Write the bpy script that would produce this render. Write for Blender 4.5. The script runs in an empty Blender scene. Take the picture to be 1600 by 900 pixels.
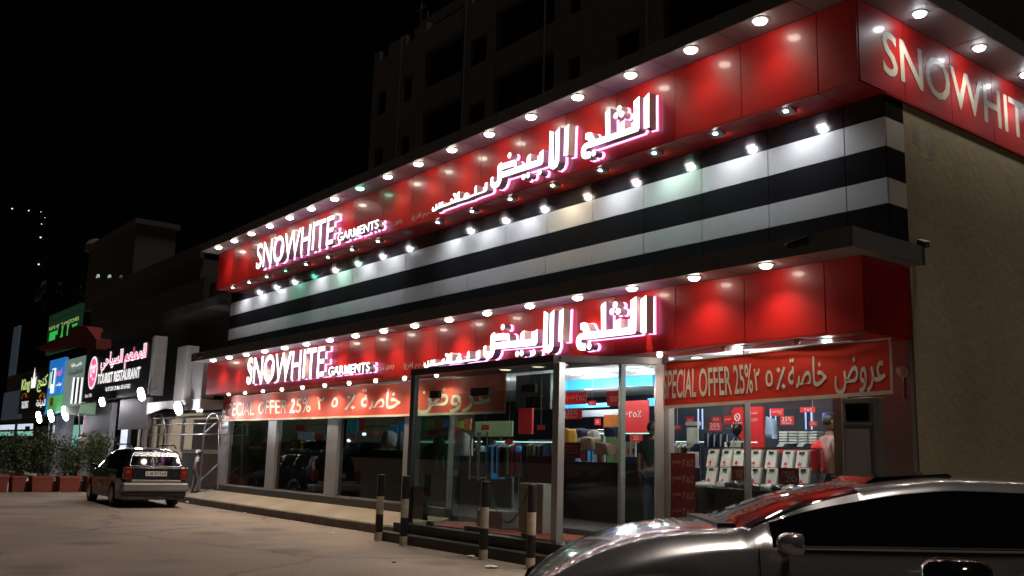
import bpy, bmesh, math, random
from mathutils import Vector, Matrix
random.seed(7)
R = math.radians
S = bpy.context.scene
COL = S.collection
# ---------------------------------------------------------------- camera
CF = 1477.57
XR = Vector((0.61512, 0.78842, 0.00409))     # replaced below by the exact basis
_v1 = Vector((-364-800., 682-450., CF)).normalized()
_v2 = Vector((2739-800., 768-450., CF)).normalized()
_X = -_v1; _Y = (_v2 - _X*_v2.dot(_X)).normalized(); _Z = _X.cross(_Y)
ROT = Matrix((_X, _Y, _Z))                    # camera (x right, y down, z forward) -> world
CAM = Vector((0, 0, 1.55))
right, down, fwd = ROT @ Vector((1,0,0)), ROT @ Vector((0,1,0)), ROT @ Vector((0,0,1))
cd = bpy.data.cameras.new('camera'); cam = bpy.data.objects.new('camera', cd); COL.objects.link(cam)
m4 = Matrix((right, -down, -fwd)).transposed().to_4x4(); m4.translation = CAM
cam.matrix_world = m4
cd.sensor_width = 36; cd.lens = CF/1600*36; cd.clip_start = .05; cd.clip_end = 2000
S.camera = cam
def bp(px, py, **k):
    (n, v), = k.items(); i = 'xyz'.index(n)
    d = ROT @ Vector((px-800, py-450, CF))
    return CAM + d*((v-CAM[i])/d[i])
# ---------------------------------------------------------------- world, sun, exposure
w = bpy.data.worlds.new('World'); S.world = w; w.use_nodes = True
nt = w.node_tree; sky = nt.nodes.new('ShaderNodeTexSky'); sky.sky_type = 'NISHITA'; sky.sun_disc = False
SUN_EL, SUN_AZ = R(80), R(88)                  # street glow comes from the right, high
sky.sun_elevation = SUN_EL; sky.sun_rotation = SUN_AZ
nt.nodes['Background'].inputs[1].default_value = .00012
nt.links.new(sky.outputs[0], nt.nodes['Background'].inputs[0])
sl = bpy.data.lights.new('street_glow', 'SUN'); sl.energy = 1.05; sl.angle = R(9); sl.color = (1, .87, .75)
so = bpy.data.objects.new('street_glow', sl); COL.objects.link(so)
sd = Vector((math.sin(SUN_AZ)*math.cos(SUN_EL), math.cos(SUN_AZ)*math.cos(SUN_EL), math.sin(SUN_EL)))
so.rotation_euler = sd.to_track_quat('Z', 'Y').to_euler()
S.view_settings.view_transform = 'Standard'; S.view_settings.look = 'None'
S.view_settings.exposure = 0; S.view_settings.gamma = 1
try:
    S.cycles.use_denoising = True; S.cycles.denoiser = 'OPENIMAGEDENOISE'
    S.cycles.sample_clamp_indirect = 4; S.cycles.max_bounces = 8; S.cycles.transparent_max_bounces = 16
    S.cycles.use_light_tree = True; S.cycles.caustics_reflective = False; S.cycles.caustics_refractive = False
except Exception: pass
# ---------------------------------------------------------------- materials
def mat(name, col, rough=.6, metal=0, emis=None, es=0, var=.12, vs=3., bump=0, bs=40., coat=0, spec=.5, grime=0):
    m = bpy.data.materials.new(name); m.use_nodes = True; n = m.node_tree.nodes; l = m.node_tree.links
    b = n['Principled BSDF']
    b.inputs['Roughness'].default_value = rough; b.inputs['Metallic'].default_value = metal
    b.inputs['Specular IOR Level'].default_value = spec
    if coat: b.inputs['Coat Weight'].default_value = coat; b.inputs['Coat Roughness'].default_value = .04
    tc = n.new('ShaderNodeTexCoord')
    ns = n.new('ShaderNodeTexNoise'); ns.inputs['Scale'].default_value = vs; ns.inputs['Detail'].default_value = 6
    l.new(tc.outputs['Object'], ns.inputs['Vector'])
    mx = n.new('ShaderNodeMix'); mx.data_type = 'RGBA'
    lo = [c*(1-var) for c in col]+[1]; hi = [min(1, c*(1+var)) for c in col]+[1]
    mx.inputs[6].default_value = lo; mx.inputs[7].default_value = hi
    rp = n.new('ShaderNodeMapRange'); rp.inputs[1].default_value = .3; rp.inputs[2].default_value = .7
    l.new(ns.outputs[0], rp.inputs[0]); l.new(rp.outputs[0], mx.inputs[0])
    src = mx.outputs[2]
    if grime:
        n2 = n.new('ShaderNodeTexNoise'); n2.inputs['Scale'].default_value = vs*.35; n2.inputs['Detail'].default_value = 8; n2.inputs['Roughness'].default_value = .7
        l.new(tc.outputs['Object'], n2.inputs['Vector'])
        r2 = n.new('ShaderNodeMapRange'); r2.inputs[1].default_value = .52; r2.inputs[2].default_value = .72; r2.inputs[4].default_value = grime
        l.new(n2.outputs[0], r2.inputs[0])
        m2 = n.new('ShaderNodeMix'); m2.data_type = 'RGBA'; m2.inputs[7].default_value = [c*.45 for c in col]+[1]
        l.new(r2.outputs[0], m2.inputs[0]); l.new(src, m2.inputs[6]); src = m2.outputs[2]
    l.new(src, b.inputs['Base Color'])
    rr = n.new('ShaderNodeMapRange'); rr.inputs[3].default_value = max(0.02, rough*.8); rr.inputs[4].default_value = min(1, rough*1.2)
    l.new(ns.outputs[0], rr.inputs[0]); l.new(rr.outputs[0], b.inputs['Roughness'])
    if bump:
        nb = n.new('ShaderNodeTexNoise'); nb.inputs['Scale'].default_value = bs; nb.inputs['Detail'].default_value = 8
        l.new(tc.outputs['Object'], nb.inputs['Vector'])
        bu = n.new('ShaderNodeBump'); bu.inputs['Strength'].default_value = bump; bu.inputs['Distance'].default_value = .02
        l.new(nb.outputs[0], bu.inputs['Height']); l.new(bu.outputs[0], b.inputs['Normal'])
    if emis:
        b.inputs['Emission Color'].default_value = (*emis, 1); b.inputs['Emission Strength'].default_value = es
    return m
def glass(name, tint=(.9, .95, .93), refl=1.0, base=0.0):
    m = bpy.data.materials.new(name); m.use_nodes = True; n = m.node_tree.nodes; l = m.node_tree.links
    n.remove(n['Principled BSDF']); o = n['Material Output']
    t = n.new('ShaderNodeBsdfTransparent'); t.inputs[0].default_value = (*tint, 1)
    g = n.new('ShaderNodeBsdfGlossy'); g.inputs['Roughness'].default_value = .015
    f = n.new('ShaderNodeFresnel'); f.inputs[0].default_value = 1.5
    ns = n.new('ShaderNodeTexNoise'); ns.inputs['Scale'].default_value = .8
    tc = n.new('ShaderNodeTexCoord'); l.new(tc.outputs['Object'], ns.inputs['Vector'])
    bu = n.new('ShaderNodeBump'); bu.inputs['Strength'].default_value = .04; l.new(ns.outputs[0], bu.inputs['Height']); l.new(bu.outputs[0], g.inputs['Normal'])
    ma = n.new('ShaderNodeMath'); ma.operation = 'MULTIPLY_ADD'; ma.inputs[1].default_value = 1.25*refl; ma.inputs[2].default_value = base
    l.new(f.outputs[0], ma.inputs[0]); x = n.new('ShaderNodeMixShader')
    ge = n.new('ShaderNodeNewGeometry'); iv = n.new('ShaderNodeMath'); iv.operation = 'SUBTRACT'; iv.inputs[0].default_value = 1
    l.new(ge.outputs['Backfacing'], iv.inputs[1]); mm = n.new('ShaderNodeMath'); mm.operation = 'MULTIPLY'   # reflect at the entry face only
    l.new(iv.outputs[0], mm.inputs[0]); l.new(ma.outputs[0], mm.inputs[1]); l.new(mm.outputs[0], x.inputs[0]); l.new(t.outputs[0], x.inputs[1]); l.new(g.outputs[0], x.inputs[2]); l.new(x.outputs[0], o.inputs[0])
    return m
M = {}
M['asphalt'] = mat('asphalt_dust', (.245, .195, .158), .92, var=.20, vs=.55, bump=.8, bs=26, grime=.6)
def enrich(m):     # fine gravel speckle, dark oil spots and hairline cracks over the dusty asphalt
    n = m.node_tree.nodes; l = m.node_tree.links; b = n['Principled BSDF']; src = b.inputs['Base Color'].links[0].from_socket; tc = [x for x in n if x.type == 'TEX_COORD'][0]
    def mul(src, fac_socket, col):
        x = n.new('ShaderNodeMix'); x.data_type = 'RGBA'; x.blend_type = 'MULTIPLY'; x.inputs[7].default_value = col; l.new(fac_socket, x.inputs[0]); l.new(src, x.inputs[6]); return x.outputs[2]
    sp = n.new('ShaderNodeTexNoise'); sp.inputs['Scale'].default_value = 45; sp.inputs['Detail'].default_value = 3; l.new(tc.outputs['Object'], sp.inputs['Vector'])
    r1 = n.new('ShaderNodeMapRange'); r1.inputs[1].default_value = .5; r1.inputs[2].default_value = .68; l.new(sp.outputs[0], r1.inputs[0]); src = mul(src, r1.outputs[0], (.55, .53, .5, 1))
    vo = n.new('ShaderNodeTexVoronoi'); vo.inputs['Scale'].default_value = .55; l.new(tc.outputs['Object'], vo.inputs['Vector'])
    r2 = n.new('ShaderNodeMapRange'); r2.inputs[1].default_value = .30; r2.inputs[2].default_value = .12; r2.inputs[4].default_value = .55; l.new(vo.outputs['Distance'], r2.inputs[0]); src = mul(src, r2.outputs[0], (.35, .33, .32, 1))
    wv = n.new('ShaderNodeTexVoronoi'); wv.feature = 'DISTANCE_TO_EDGE'; wv.inputs['Scale'].default_value = .33
    ns = n.new('ShaderNodeTexNoise'); ns.inputs['Scale'].default_value = 1.1; ns.inputs['Detail'].default_value = 5; l.new(tc.outputs['Object'], ns.inputs['Vector'])
    ad = n.new('ShaderNodeMix'); ad.data_type = 'RGBA'; ad.inputs[0].default_value = .5; l.new(tc.outputs['Object'], ad.inputs[6]); l.new(ns.outputs['Color'], ad.inputs[7]); l.new(ad.outputs[2], wv.inputs['Vector'])
    r3 = n.new('ShaderNodeMapRange'); r3.inputs[1].default_value = .012; r3.inputs[2].default_value = .002; r3.inputs[4].default_value = .45; l.new(wv.outputs['Distance'], r3.inputs[0]); src = mul(src, r3.outputs[0], (.3, .28, .27, 1))
    l.new(src, b.inputs['Base Color'])
enrich(M['asphalt'])
M['pave'] = mat('pavement_concrete', (.33, .27, .20), .85, var=.16, vs=1.2, bump=.3, bs=30, grime=.3)
M['kerb'] = mat('kerb_concrete', (.15, .13, .11), .9, var=.25, vs=3, bump=.4)
M['plinth'] = mat('dark_plinth_stone', (.035, .03, .028), .45, var=.3, vs=4)
M['red'] = mat('red_composite_panel', (.50, .013, .012), .40, var=.07, vs=1.1, coat=.22, grime=.22, bump=.03, bs=1.5)
M['redsoffit'] = mat('red_soffit_panel', (.42, .018, .014), .42, var=.06)
M['canopy'] = mat('grey_canopy_sheet', (.26, .26, .28), .5, metal=.0, var=.08, vs=1)
M['fascia'] = mat('dark_grey_fascia', (.12, .122, .125), .5, var=.1)
M['black'] = mat('black_composite_panel', (.018, .018, .02), .16, var=.15, coat=.6)
M['white'] = mat('white_composite_panel', (.62, .62, .61), .30, var=.06, vs=1.3, coat=.3, grime=.16, bump=.03, bs=1.5)
M['joint'] = mat('dark_joint_backing', (.012, .012, .012), .8)
M['plaster'] = mat('beige_rough_plaster', (.34, .30, .21), .95, var=.22, vs=.45, bump=.3, bs=9, grime=.5)
M['alu'] = mat('aluminium_frame', (.42, .41, .42), .38, metal=.55, var=.08)
M['darkalu'] = mat('dark_aluminium_frame', (.10, .10, .105), .4, metal=.5, var=.08)
M['steel'] = mat('brushed_steel', (.55, .55, .56), .25, metal=1, var=.05)
M['wallgrey'] = mat('grey_cladding', (.20, .21, .21), .5, var=.1)
M['glass'] = glass('shop_glass')
M['glassdark'] = glass('tinted_shop_glass', (.50, .56, .54), 1.15)
M['glassdoor'] = glass('green_tinted_door_glass', (.74, .82, .79), 1.2)
M['carglass'] = mat('dark_car_glass', (.004, .004, .005), .03, var=.1, spec=.7)
M['wind'] = mat('windscreen_glass', (.006, .006, .008), .03, var=.1, spec=1.0)
M['rubber'] = mat('tyre_rubber', (.014, .014, .014), .85)
M['plastic'] = mat('black_plastic', (.012, .012, .013), .5)
M['gloss'] = mat('gloss_black_paint', (.006, .006, .007), .1, coat=1)
M['silver'] = mat('silver_car_paint', (.40, .395, .40), .22, metal=.75, var=.02, coat=1)
M['wagonpaint'] = mat('dark_blue_car_paint', (.006, .008, .014), .22, coat=1, var=.05)
M['wagontrim'] = mat('silver_grey_lower_cladding', (.20, .195, .19), .5, metal=.2)
M['rim'] = mat('alloy_rim', (.3, .3, .3), .35, metal=.8)
M['tail'] = mat('red_tail_lamp', (.16, .008, .006), .2, coat=1)
M['amber'] = mat('amber_lens', (.35, .07, .012), .2, coat=1)
M['plate'] = mat('number_plate_white', (.66, .64, .58), .5)
M['ink'] = mat('black_print', (.01, .01, .01), .6)
M['letface'] = mat('lit_white_letter_face', (.8, .8, .8), .5, emis=(1, .97, 1), es=2.6)
M['letside'] = mat('champagne_letter_return', (.50, .45, .40), .45, metal=.25)
M['halo'] = mat('pink_backlight_strip', (.8, .4, .7), .5, emis=(.85, .42, 1), es=1.6)
M['flatlet'] = mat('white_vinyl_letter', (.72, .73, .66), .35)
M['dimlet'] = mat('cream_vinyl_letter', (.5, .42, .36), .5)
M['lampwarm'] = mat('warm_lamp_glass', (.9, .9, .9), .3, emis=(1, .88, .74), es=34)
M['lampwhite'] = mat('white_lamp_glass', (.9, .9, .9), .3, emis=(.93, .96, 1), es=34)
M['lampgreen'] = mat('green_lamp_glass', (.9, .9, .9), .3, emis=(.25, 1, .6), es=16)
M['lampdim'] = mat('unlit_lamp_glass', (.45, .42, .38), .3)
M['lampbox'] = mat('lamp_housing', (.32, .31, .29), .4)
def cloth_mat(name, col, rough=.55, trans=0): return mat(name, col, rough, var=.05, vs=2)
M['banner'] = cloth_mat('red_banner_vinyl', (.85, .06, .035), .45)
M['bannerl'] = cloth_mat('faded_red_banner_vinyl', (.82, .11, .07), .5)
M['cream'] = mat('cream_banner_print', (.9, .87, .76), .5)
M['cream2'] = mat('cream_banner_edge', (.75, .68, .55), .6)
M['postw'] = mat('bollard_cream_paint', (.50, .44, .34), .6, var=.2, vs=8, grime=.6)
M['postb'] = mat('bollard_black_paint', (.012, .011, .010), .5, var=.3)
M['chain'] = mat('iron_chain', (.06, .05, .045), .6, metal=.6)
# ---------------------------------------------------------------- mesh helpers
class MB:
    def __init__(s): s.v = []; s.f = []; s.mi = []
    def add(s, vs, fs, mi=0):
        o = len(s.v); s.v += [tuple(p) for p in vs]; s.f += [tuple(i+o for i in f) for f in fs]; s.mi += [mi]*len(fs); return s
    def box(s, a, b, mi=0, bev=0):
        x0, y0, z0 = a; x1, y1, z1 = b
        if x0 > x1: x0, x1 = x1, x0
        if y0 > y1: y0, y1 = y1, y0
        if z0 > z1: z0, z1 = z1, z0
        return s.add([(x0,y0,z0),(x1,y0,z0),(x1,y1,z0),(x0,y1,z0),(x0,y0,z1),(x1,y0,z1),(x1,y1,z1),(x0,y1,z1)],
              [(0,3,2,1),(4,5,6,7),(0,1,5,4),(1,2,6,5),(2,3,7,6),(3,0,4,7)], mi)
    def ring(s, pts, rad, n=8, mi=0, closed=False, caps=True):
        P = [Vector(p) for p in pts]; rs = rad if hasattr(rad, '__len__') else [rad]*len(P)
        vs = []; fs = []; N = len(P); up = None
        for i, p in enumerate(P):
            a = P[(i-1) % N] if (closed or i > 0) else p; b = P[(i+1) % N] if (closed or i < N-1) else p
            t = (b-a).normalized()
            if up is None: up = Vector((0,0,1)) if abs(t.z) < .9 else Vector((1,0,0))
            u = t.cross(up).normalized(); vv = u.cross(t); up = vv
            for k in range(n):
                an = 2*math.pi*k/n; vs.append(p+(u*math.cos(an)+vv*math.sin(an))*rs[i])
        for i in range(N if closed else N-1):
            j = (i+1) % N
            for k in range(n):
                k2 = (k+1) % n; fs.append((i*n+k, j*n+k, j*n+k2, i*n+k2))
        if caps and not closed: fs.append(tuple(range(n))); fs.append(tuple((N-1)*n+k for k in reversed(range(n))))
        return s.add(vs, fs, mi)
    def cyl(s, a, b, r, n=12, mi=0, r2=None): return s.ring([a, b], [r, r if r2 is None else r2], n, mi)
    def lathe(s, c, prof, n=16, mi=0, axis=(0,0,1)):
        ax = Vector(axis).normalized(); u = ax.orthogonal().normalized(); v = ax.cross(u); c = Vector(c)
        vs = [c+ax*h+(u*math.cos(2*math.pi*k/n)+v*math.sin(2*math.pi*k/n))*r for r, h in prof for k in range(n)]
        fs = [(i*n+k, i*n+(k+1) % n, (i+1)*n+(k+1) % n, (i+1)*n+k) for i in range(len(prof)-1) for k in range(n)]
        fs += [tuple(reversed(range(n))), tuple((len(prof)-1)*n+k for k in range(n))]
        return s.add(vs, fs, mi)
    def prism(s, pts, n, d, mi=0):   # pts 3D polygon, extruded by vector d
        P = [Vector(p) for p in pts]; k = len(P); d = Vector(d)
        return s.add(P+[p+d for p in P], [tuple(range(k)), tuple(k+i for i in reversed(range(k)))]+[(i, i+k, (i+1) % k+k, (i+1) % k) for i in range(k)], mi)
    def build(s, name, mats, parent=None, smooth=False, off=None, bevel=0, flip=False):
        me = bpy.data.meshes.new(name)
        me.from_pydata(s.v, [], s.f)
        mats = mats if isinstance(mats, (list, tuple)) else [mats]
        for m in mats: me.materials.append(m)
        for p, i in zip(me.polygons, s.mi): p.material_index = i; p.use_smooth = smooth
        bm = bmesh.new(); bm.from_mesh(me)
        if bevel:
            bmesh.ops.bevel(bm, geom=[e for e in bm.edges], offset=bevel, segments=1, affect='EDGES', clamp_overlap=True)
        bmesh.ops.recalc_face_normals(bm, faces=bm.faces); bm.to_mesh(me); bm.free()
        me.update()
        return link(name, me, parent)
def link(name, me, parent=None):
    o = bpy.data.objects.new(name, me); COL.objects.link(o)
    if parent is not None:
        o.parent = parent
        o.matrix_parent_inverse = Matrix.Translation(parent_loc(parent)).inverted() if parent_loc(parent).length else Matrix()
    return o
def parent_loc(p):
    return p.get('_w') and Vector(p['_w']) or Vector((0,0,0))
def tag(o, label=None, cat=None, group=None, kind=None):
    if label: o['label'] = label
    if cat: o['category'] = cat
    if group: o['group'] = group
    if kind: o['kind'] = kind
    return o
def thing(name, loc, label, cat, group=None):
    o = bpy.data.objects.new(name, None); COL.objects.link(o); o.location = loc; o['_w'] = list(loc); o.empty_display_size = .2
    return tag(o, label, cat, group)
def box(name, a, b, m, parent=None, bevel=0): return MB().box(a, b).build(name, m, parent, bevel=bevel)
def pbox(name, x0, y0, x1, y1, Y, d, m, parent=None):
    """metric box on the plane y=Y whose corners are sighted from the survey point"""
    a = bp(x0, (y0+y1)/2, y=Y); b = bp(x1, (y0+y1)/2, y=Y); t = bp((x0+x1)/2, y0, y=Y); u = bp((x0+x1)/2, y1, y=Y)
    return box(name, (a.x, Y, u.z), (b.x, Y+d, t.z), m, parent)
# ---- text
SEQ = 'ابةتثجحخدذرزسشصضطظعغفقكلمنهوىي'
FORMS = {}; c_ = 0xFE8D
for ch in SEQ:
    two = ch in 'اةدذروزى'
    FORMS[ch] = [c_, c_+1] + ([None, None] if two else [c_+2, c_+3]); c_ += 2 if two else 4
def shape(t):
    out = []; i = 0; prevjoin = False; t = t.replace('لا', '\u0001')
    for i, ch in enumerate(t):
        nx = t[i+1] if i+1 < len(t) else ''
        nj = nx in FORMS or nx == '\u0001'
        if ch == '\u0001': out.append(chr(0xFEFC if prevjoin else 0xFEFB)); prevjoin = False; continue
        if ch not in FORMS: out.append({'(': ')', ')': '('}.get(ch, ch)); prevjoin = False; continue
        f = FORMS[ch]; canf = f[2] is not None
        if prevjoin: out.append(chr(f[3] if (canf and nj) else f[1]))
        else: out.append(chr(f[2] if (canf and nj) else f[0]))
        prevjoin = canf and nj
    return ''.join(reversed(out))
def fontmesh(text, depth=0, offset=0, res=3, bold=0):
    c = bpy.data.curves.new('txt', 'FONT'); c.body = text; c.extrude = depth/2; c.offset = offset; c.resolution_u = res
    o = bpy.data.objects.new('txt', c); COL.objects.link(o)
    me = bpy.data.meshes.new_from_object(o.evaluated_get(bpy.context.evaluated_depsgraph_get()))
    bpy.data.objects.remove(o); bpy.data.curves.remove(c)
    if depth:
        bm = bmesh.new(); bm.from_mesh(me); bmesh.ops.remove_doubles(bm, verts=bm.verts, dist=2e-5); bm.to_mesh(me); bm.free()
    return me
def polymesh(polys, depth, offset=0):
    c = bpy.data.curves.new('ply', 'CURVE'); c.dimensions = '2D'; c.fill_mode = 'BOTH'; c.extrude = depth/2; c.offset = offset
    for pts in polys:
        s = c.splines.new('POLY'); s.points.add(len(pts)-1); s.use_cyclic_u = True
        for q, p in zip(s.points, pts): q.co = (p[0], p[1], 0, 1)
    o = bpy.data.objects.new('ply', c); COL.objects.link(o)
    me = bpy.data.meshes.new_from_object(o.evaluated_get(bpy.context.evaluated_depsgraph_get()))
    bpy.data.objects.remove(o); bpy.data.curves.remove(c)
    if depth:
        bm = bmesh.new(); bm.from_mesh(me); bmesh.ops.remove_doubles(bm, verts=bm.verts, dist=2e-5); bm.to_mesh(me); bm.free()
    return me
def fit(me, x0, x1, z0, z1, baseline=False):
    v = [p.co for p in me.vertices]
    if not v: return me
    ax, bx = min(p.x for p in v), max(p.x for p in v); ay, by = min(p.y for p in v), max(p.y for p in v)
    for p in me.vertices:
        p.co.x = x0+(p.co.x-ax)/(bx-ax)*(x1-x0); p.co.y = z0+(p.co.y-ay)/(by-ay)*(z1-z0)
    return me
def stand(me, Y, axis='y'):
    for p in me.vertices:
        x, y, z = p.co
        p.co = (x, Y-z, y) if axis == 'y' else (Y+z, x, y)
    return me
def facemats(me, mats, nrm):
    for m in mats: me.materials.append(m)
    me.update()
    for p in me.polygons:
        p.material_index = 0 if abs(p.normal.dot(nrm)) > .7 else 1
def text_on(text, x0, x1, z0, z1, Y, m, parent=None, axis='y', name='lettering', depth=.004, offset=0, xf=None):
    me = fit(fontmesh(text, depth, offset), x0, x1, z0, z1)
    if xf:
        for p in me.vertices: p.co = xf(p.co)
    else: stand(me, Y, axis)
    me.materials.clear(); me.materials.append(m)
    return link(name, me, parent)
def split_loose(me):
    """connected pieces of a text mesh, by vertex"""
    n = len(me.vertices); par = list(range(n))
    def find(a):
        while par[a] != a: par[a] = par[par[a]]; a = par[a]
        return a
    for e in me.edges:
        a, b = find(e.vertices[0]), find(e.vertices[1])
        if a != b: par[a] = b
    groups = {}
    for i in range(n): groups.setdefault(find(i), []).append(i)
    out = []
    for g in groups.values():
        s = {v: k for k, v in enumerate(g)}
        out.append(([me.vertices[i].co.copy() for i in g], [tuple(s[i] for i in p.vertices) for p in me.polygons if p.vertices[0] in s]))
    return out
def spot(x, y, z, P, col, parent, ang=130, blend=.6, rad=.05, dirv=(0,0,-1)):
    l = bpy.data.lights.new('lamp_light', 'SPOT'); l.energy = P; l.color = col; l.spot_size = R(ang); l.spot_blend = blend; l.shadow_soft_size = rad
    o = bpy.data.objects.new('lamp_light', l); COL.objects.link(o); o.parent = parent
    o.matrix_parent_inverse = Matrix.Translation(parent_loc(parent)).inverted()
    o.location = (x, y, z); o.rotation_euler = Vector(dirv).to_track_quat('-Z', 'Y').to_euler(); return o
def point(x, y, z, P, col, parent, rad=.08):
    l = bpy.data.lights.new('lamp_light', 'POINT'); l.energy = P; l.color = col; l.shadow_soft_size = rad
    o = bpy.data.objects.new('lamp_light', l); COL.objects.link(o); o.parent = parent
    if parent is not None: o.matrix_parent_inverse = Matrix.Translation(parent_loc(parent)).inverted()
    o.location = (x, y, z); return o
ORD = 'first second third fourth fifth sixth seventh eighth ninth tenth eleventh twelfth thirteenth fourteenth fifteenth sixteenth seventeenth eighteenth nineteenth twentieth'.split()
GLY={"alef":[[-9.607,3.857],[-9.497,3.914],[-9.495,3.363],[-9.605,3.372]],"thalj":[[-9.819,3.87],[-9.703,3.917],[-9.7,3.4],[-9.728,3.368],[-10.106,3.369],[-10.77,3.372],[-10.86,3.379],[-10.895,3.361],[-10.895,3.327],[-10.786,3.304],[-10.784,3.203],[-10.901,3.207],[-10.965,3.235],[-11.004,3.299],[-11.01,3.361],[-10.988,3.426],[-10.926,3.47],[-10.826,3.478],[-10.863,3.526],[-10.908,3.539],[-10.91,3.629],[-10.838,3.64],[-10.766,3.621],[-10.71,3.53],[-10.675,3.479],[-10.438,3.477],[-10.452,3.851],[-10.432,3.879],[-10.341,3.911],[-10.335,3.473],[-10.124,3.472],[-10.125,3.578],[-10.092,3.611],[-10.018,3.627],[-10.016,3.47],[-9.816,3.471]],"alef2":[[-11.425,3.868],[-11.317,3.914],[-11.333,3.381],[-11.437,3.386]],"lamalef":[[-11.81,3.922],[-11.7,3.87],[-11.702,3.494],[-11.702,3.378],[-11.683,3.339],[-11.663,3.364],[-11.66,3.491],[-11.657,3.865],[-11.55,3.916],[-11.555,3.321],[-11.6,3.244],[-11.688,3.215],[-11.77,3.25],[-11.821,3.323],[-11.818,3.504]],"byd":[[-12.076,3.596],[-11.969,3.634],[-11.97,3.41],[-12.012,3.373],[-12.331,3.373],[-13.124,3.388],[-13.151,3.316],[-13.2,3.257],[-13.291,3.227],[-13.398,3.257],[-13.454,3.311],[-13.469,3.4],[-13.462,3.45],[-13.41,3.474],[-13.382,3.457],[-13.39,3.382],[-13.35,3.348],[-13.277,3.343],[-13.258,3.373],[-13.255,3.636],[-13.216,3.664],[-13.143,3.685],[-13.137,3.644],[-13.075,3.648],[-12.771,3.638],[-12.72,3.603],[-12.701,3.494],[-12.421,3.488],[-12.413,3.602],[-12.36,3.633],[-12.307,3.642],[-12.315,3.488],[-12.081,3.481]],"bydhole":[[-13.127,3.538],[-12.776,3.53],[-12.764,3.487],[-13.13,3.498]],"lilmalabis":[[-13.639,3.392],[-13.567,3.409],[-13.562,3.255],[-13.605,3.229],[-13.949,3.228],[-14.129,3.219],[-14.18,3.207],[-14.232,3.216],[-14.692,3.224],[-14.778,3.214],[-14.952,3.215],[-15.172,3.212],[-15.216,3.205],[-15.26,3.187],[-15.372,3.194],[-15.394,3.238],[-15.379,3.274],[-15.346,3.29],[-15.327,3.24],[-15.289,3.219],[-15.253,3.242],[-15.274,3.311],[-15.225,3.326],[-15.209,3.252],[-15.153,3.251],[-15.158,3.322],[-15.103,3.33],[-15.093,3.251],[-15.053,3.252],[-15.064,3.322],[-15.015,3.331],[-15.002,3.251],[-14.759,3.261],[-14.752,3.314],[-14.689,3.328],[-14.678,3.262],[-14.653,3.266],[-14.604,3.323],[-14.679,3.393],[-14.643,3.421],[-14.577,3.398],[-14.519,3.317],[-14.519,3.4],[-14.473,3.419],[-14.446,3.395],[-14.437,3.259],[-14.306,3.256],[-14.299,3.303],[-14.24,3.34],[-14.157,3.317],[-14.112,3.256],[-13.96,3.258],[-13.962,3.386],[-13.9,3.417],[-13.88,3.253],[-13.625,3.254]],"dots":[[-10.14,3.84],[-10.209,3.747],[-10.079,3.737],[-10.709,3.261],[-12.917,3.756],[-12.495,3.264],[-12.373,3.268],[-12.059,3.256]]}
# ================================================================ SETTING
ground = MB(); 
def gz(x, y): return 0.0
N_ = 60
xs = [-400, -200, -120, -80]+[-60+i*1.6 for i in range(56)]+[60, 120, 200]
ys = [-150, -60, -30, -15]+[-8+i*.9 for i in range(21)]+[12, 16, 24, 40, 80, 160, 400]
rg = random.Random(3)
vs = [(x, y, (rg.uniform(-.006, .006) if -50 < x < 25 and y < 9.6 else -.02 if y > 9.85 else -.004)) for y in ys for x in xs]
nx = len(xs)
ground.add(vs, [(j*nx+i, j*nx+i+1, (j+1)*nx+i+1, (j+1)*nx+i) for j in range(len(ys)-1) for i in range(nx-1)])
tag(ground.build('ground', M['asphalt'], smooth=True), kind='structure')
# sloping pavement in front of the shop (falls to the kerb) and on to the left
pv = MB()
for x0, x1 in ((-28.2, -15.55), (-10.4, 3.0)):
    pv.prism([(x0, 9.87, .165), (x1, 9.87, .165), (x1, 10.62, .36), (x0, 10.62, .36)], 4, (0, 0, -.16))
pv.prism([(-33, 9.87, .165), (-28.2, 9.87, .165), (-28.2, 11.3, .21), (-33, 11.3, .21)], 4, (0, 0, -.17))
pv.prism([(-70, 9.9, .12), (-33, 9.9, .12), (-33, 11.3, .14), (-70, 11.3, .14)], 4, (0, 0, -.13))
tag(pv.build('pavement', M['pave']), kind='structure')
kb = None
for i in range(14):
    x1 = -15.56-i*1.25; x0 = x1-1.238
    k = box('kerb_stone', (x0, 9.77, -.02), (x1, 9.868, .160+rg.uniform(-.004, .004)), M['kerb'], None, bevel=.012)
    if kb is None: kb = bpy.data.objects.new('kerb', None); COL.objects.link(kb); kb['kind'] = 'structure'
    k.parent = kb
for i in range(5):
    x0 = -10.3+i*1.25; k = box('kerb_stone', (x0, 9.77, -.02), (x0+1.238, 9.868, .16), M['kerb'], kb, bevel=.012)

# ================================================================ SHOP BUILDING
B = thing('shop_building', (-17, 11, 0), 'two storey garment shop with red fascias, black and white striped cladding and lit canopies', 'shop')
XL, XR_ = -27.40, -6.12
JX = [XR_]+[-6.69-1.222*k for k in range(17)]+[XL]         # joints of the red panels
G = .007
def panels(name, js, mk):
    for a, b in zip(js[:-1], js[1:]): mk(name, b+G, a-G)
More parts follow.
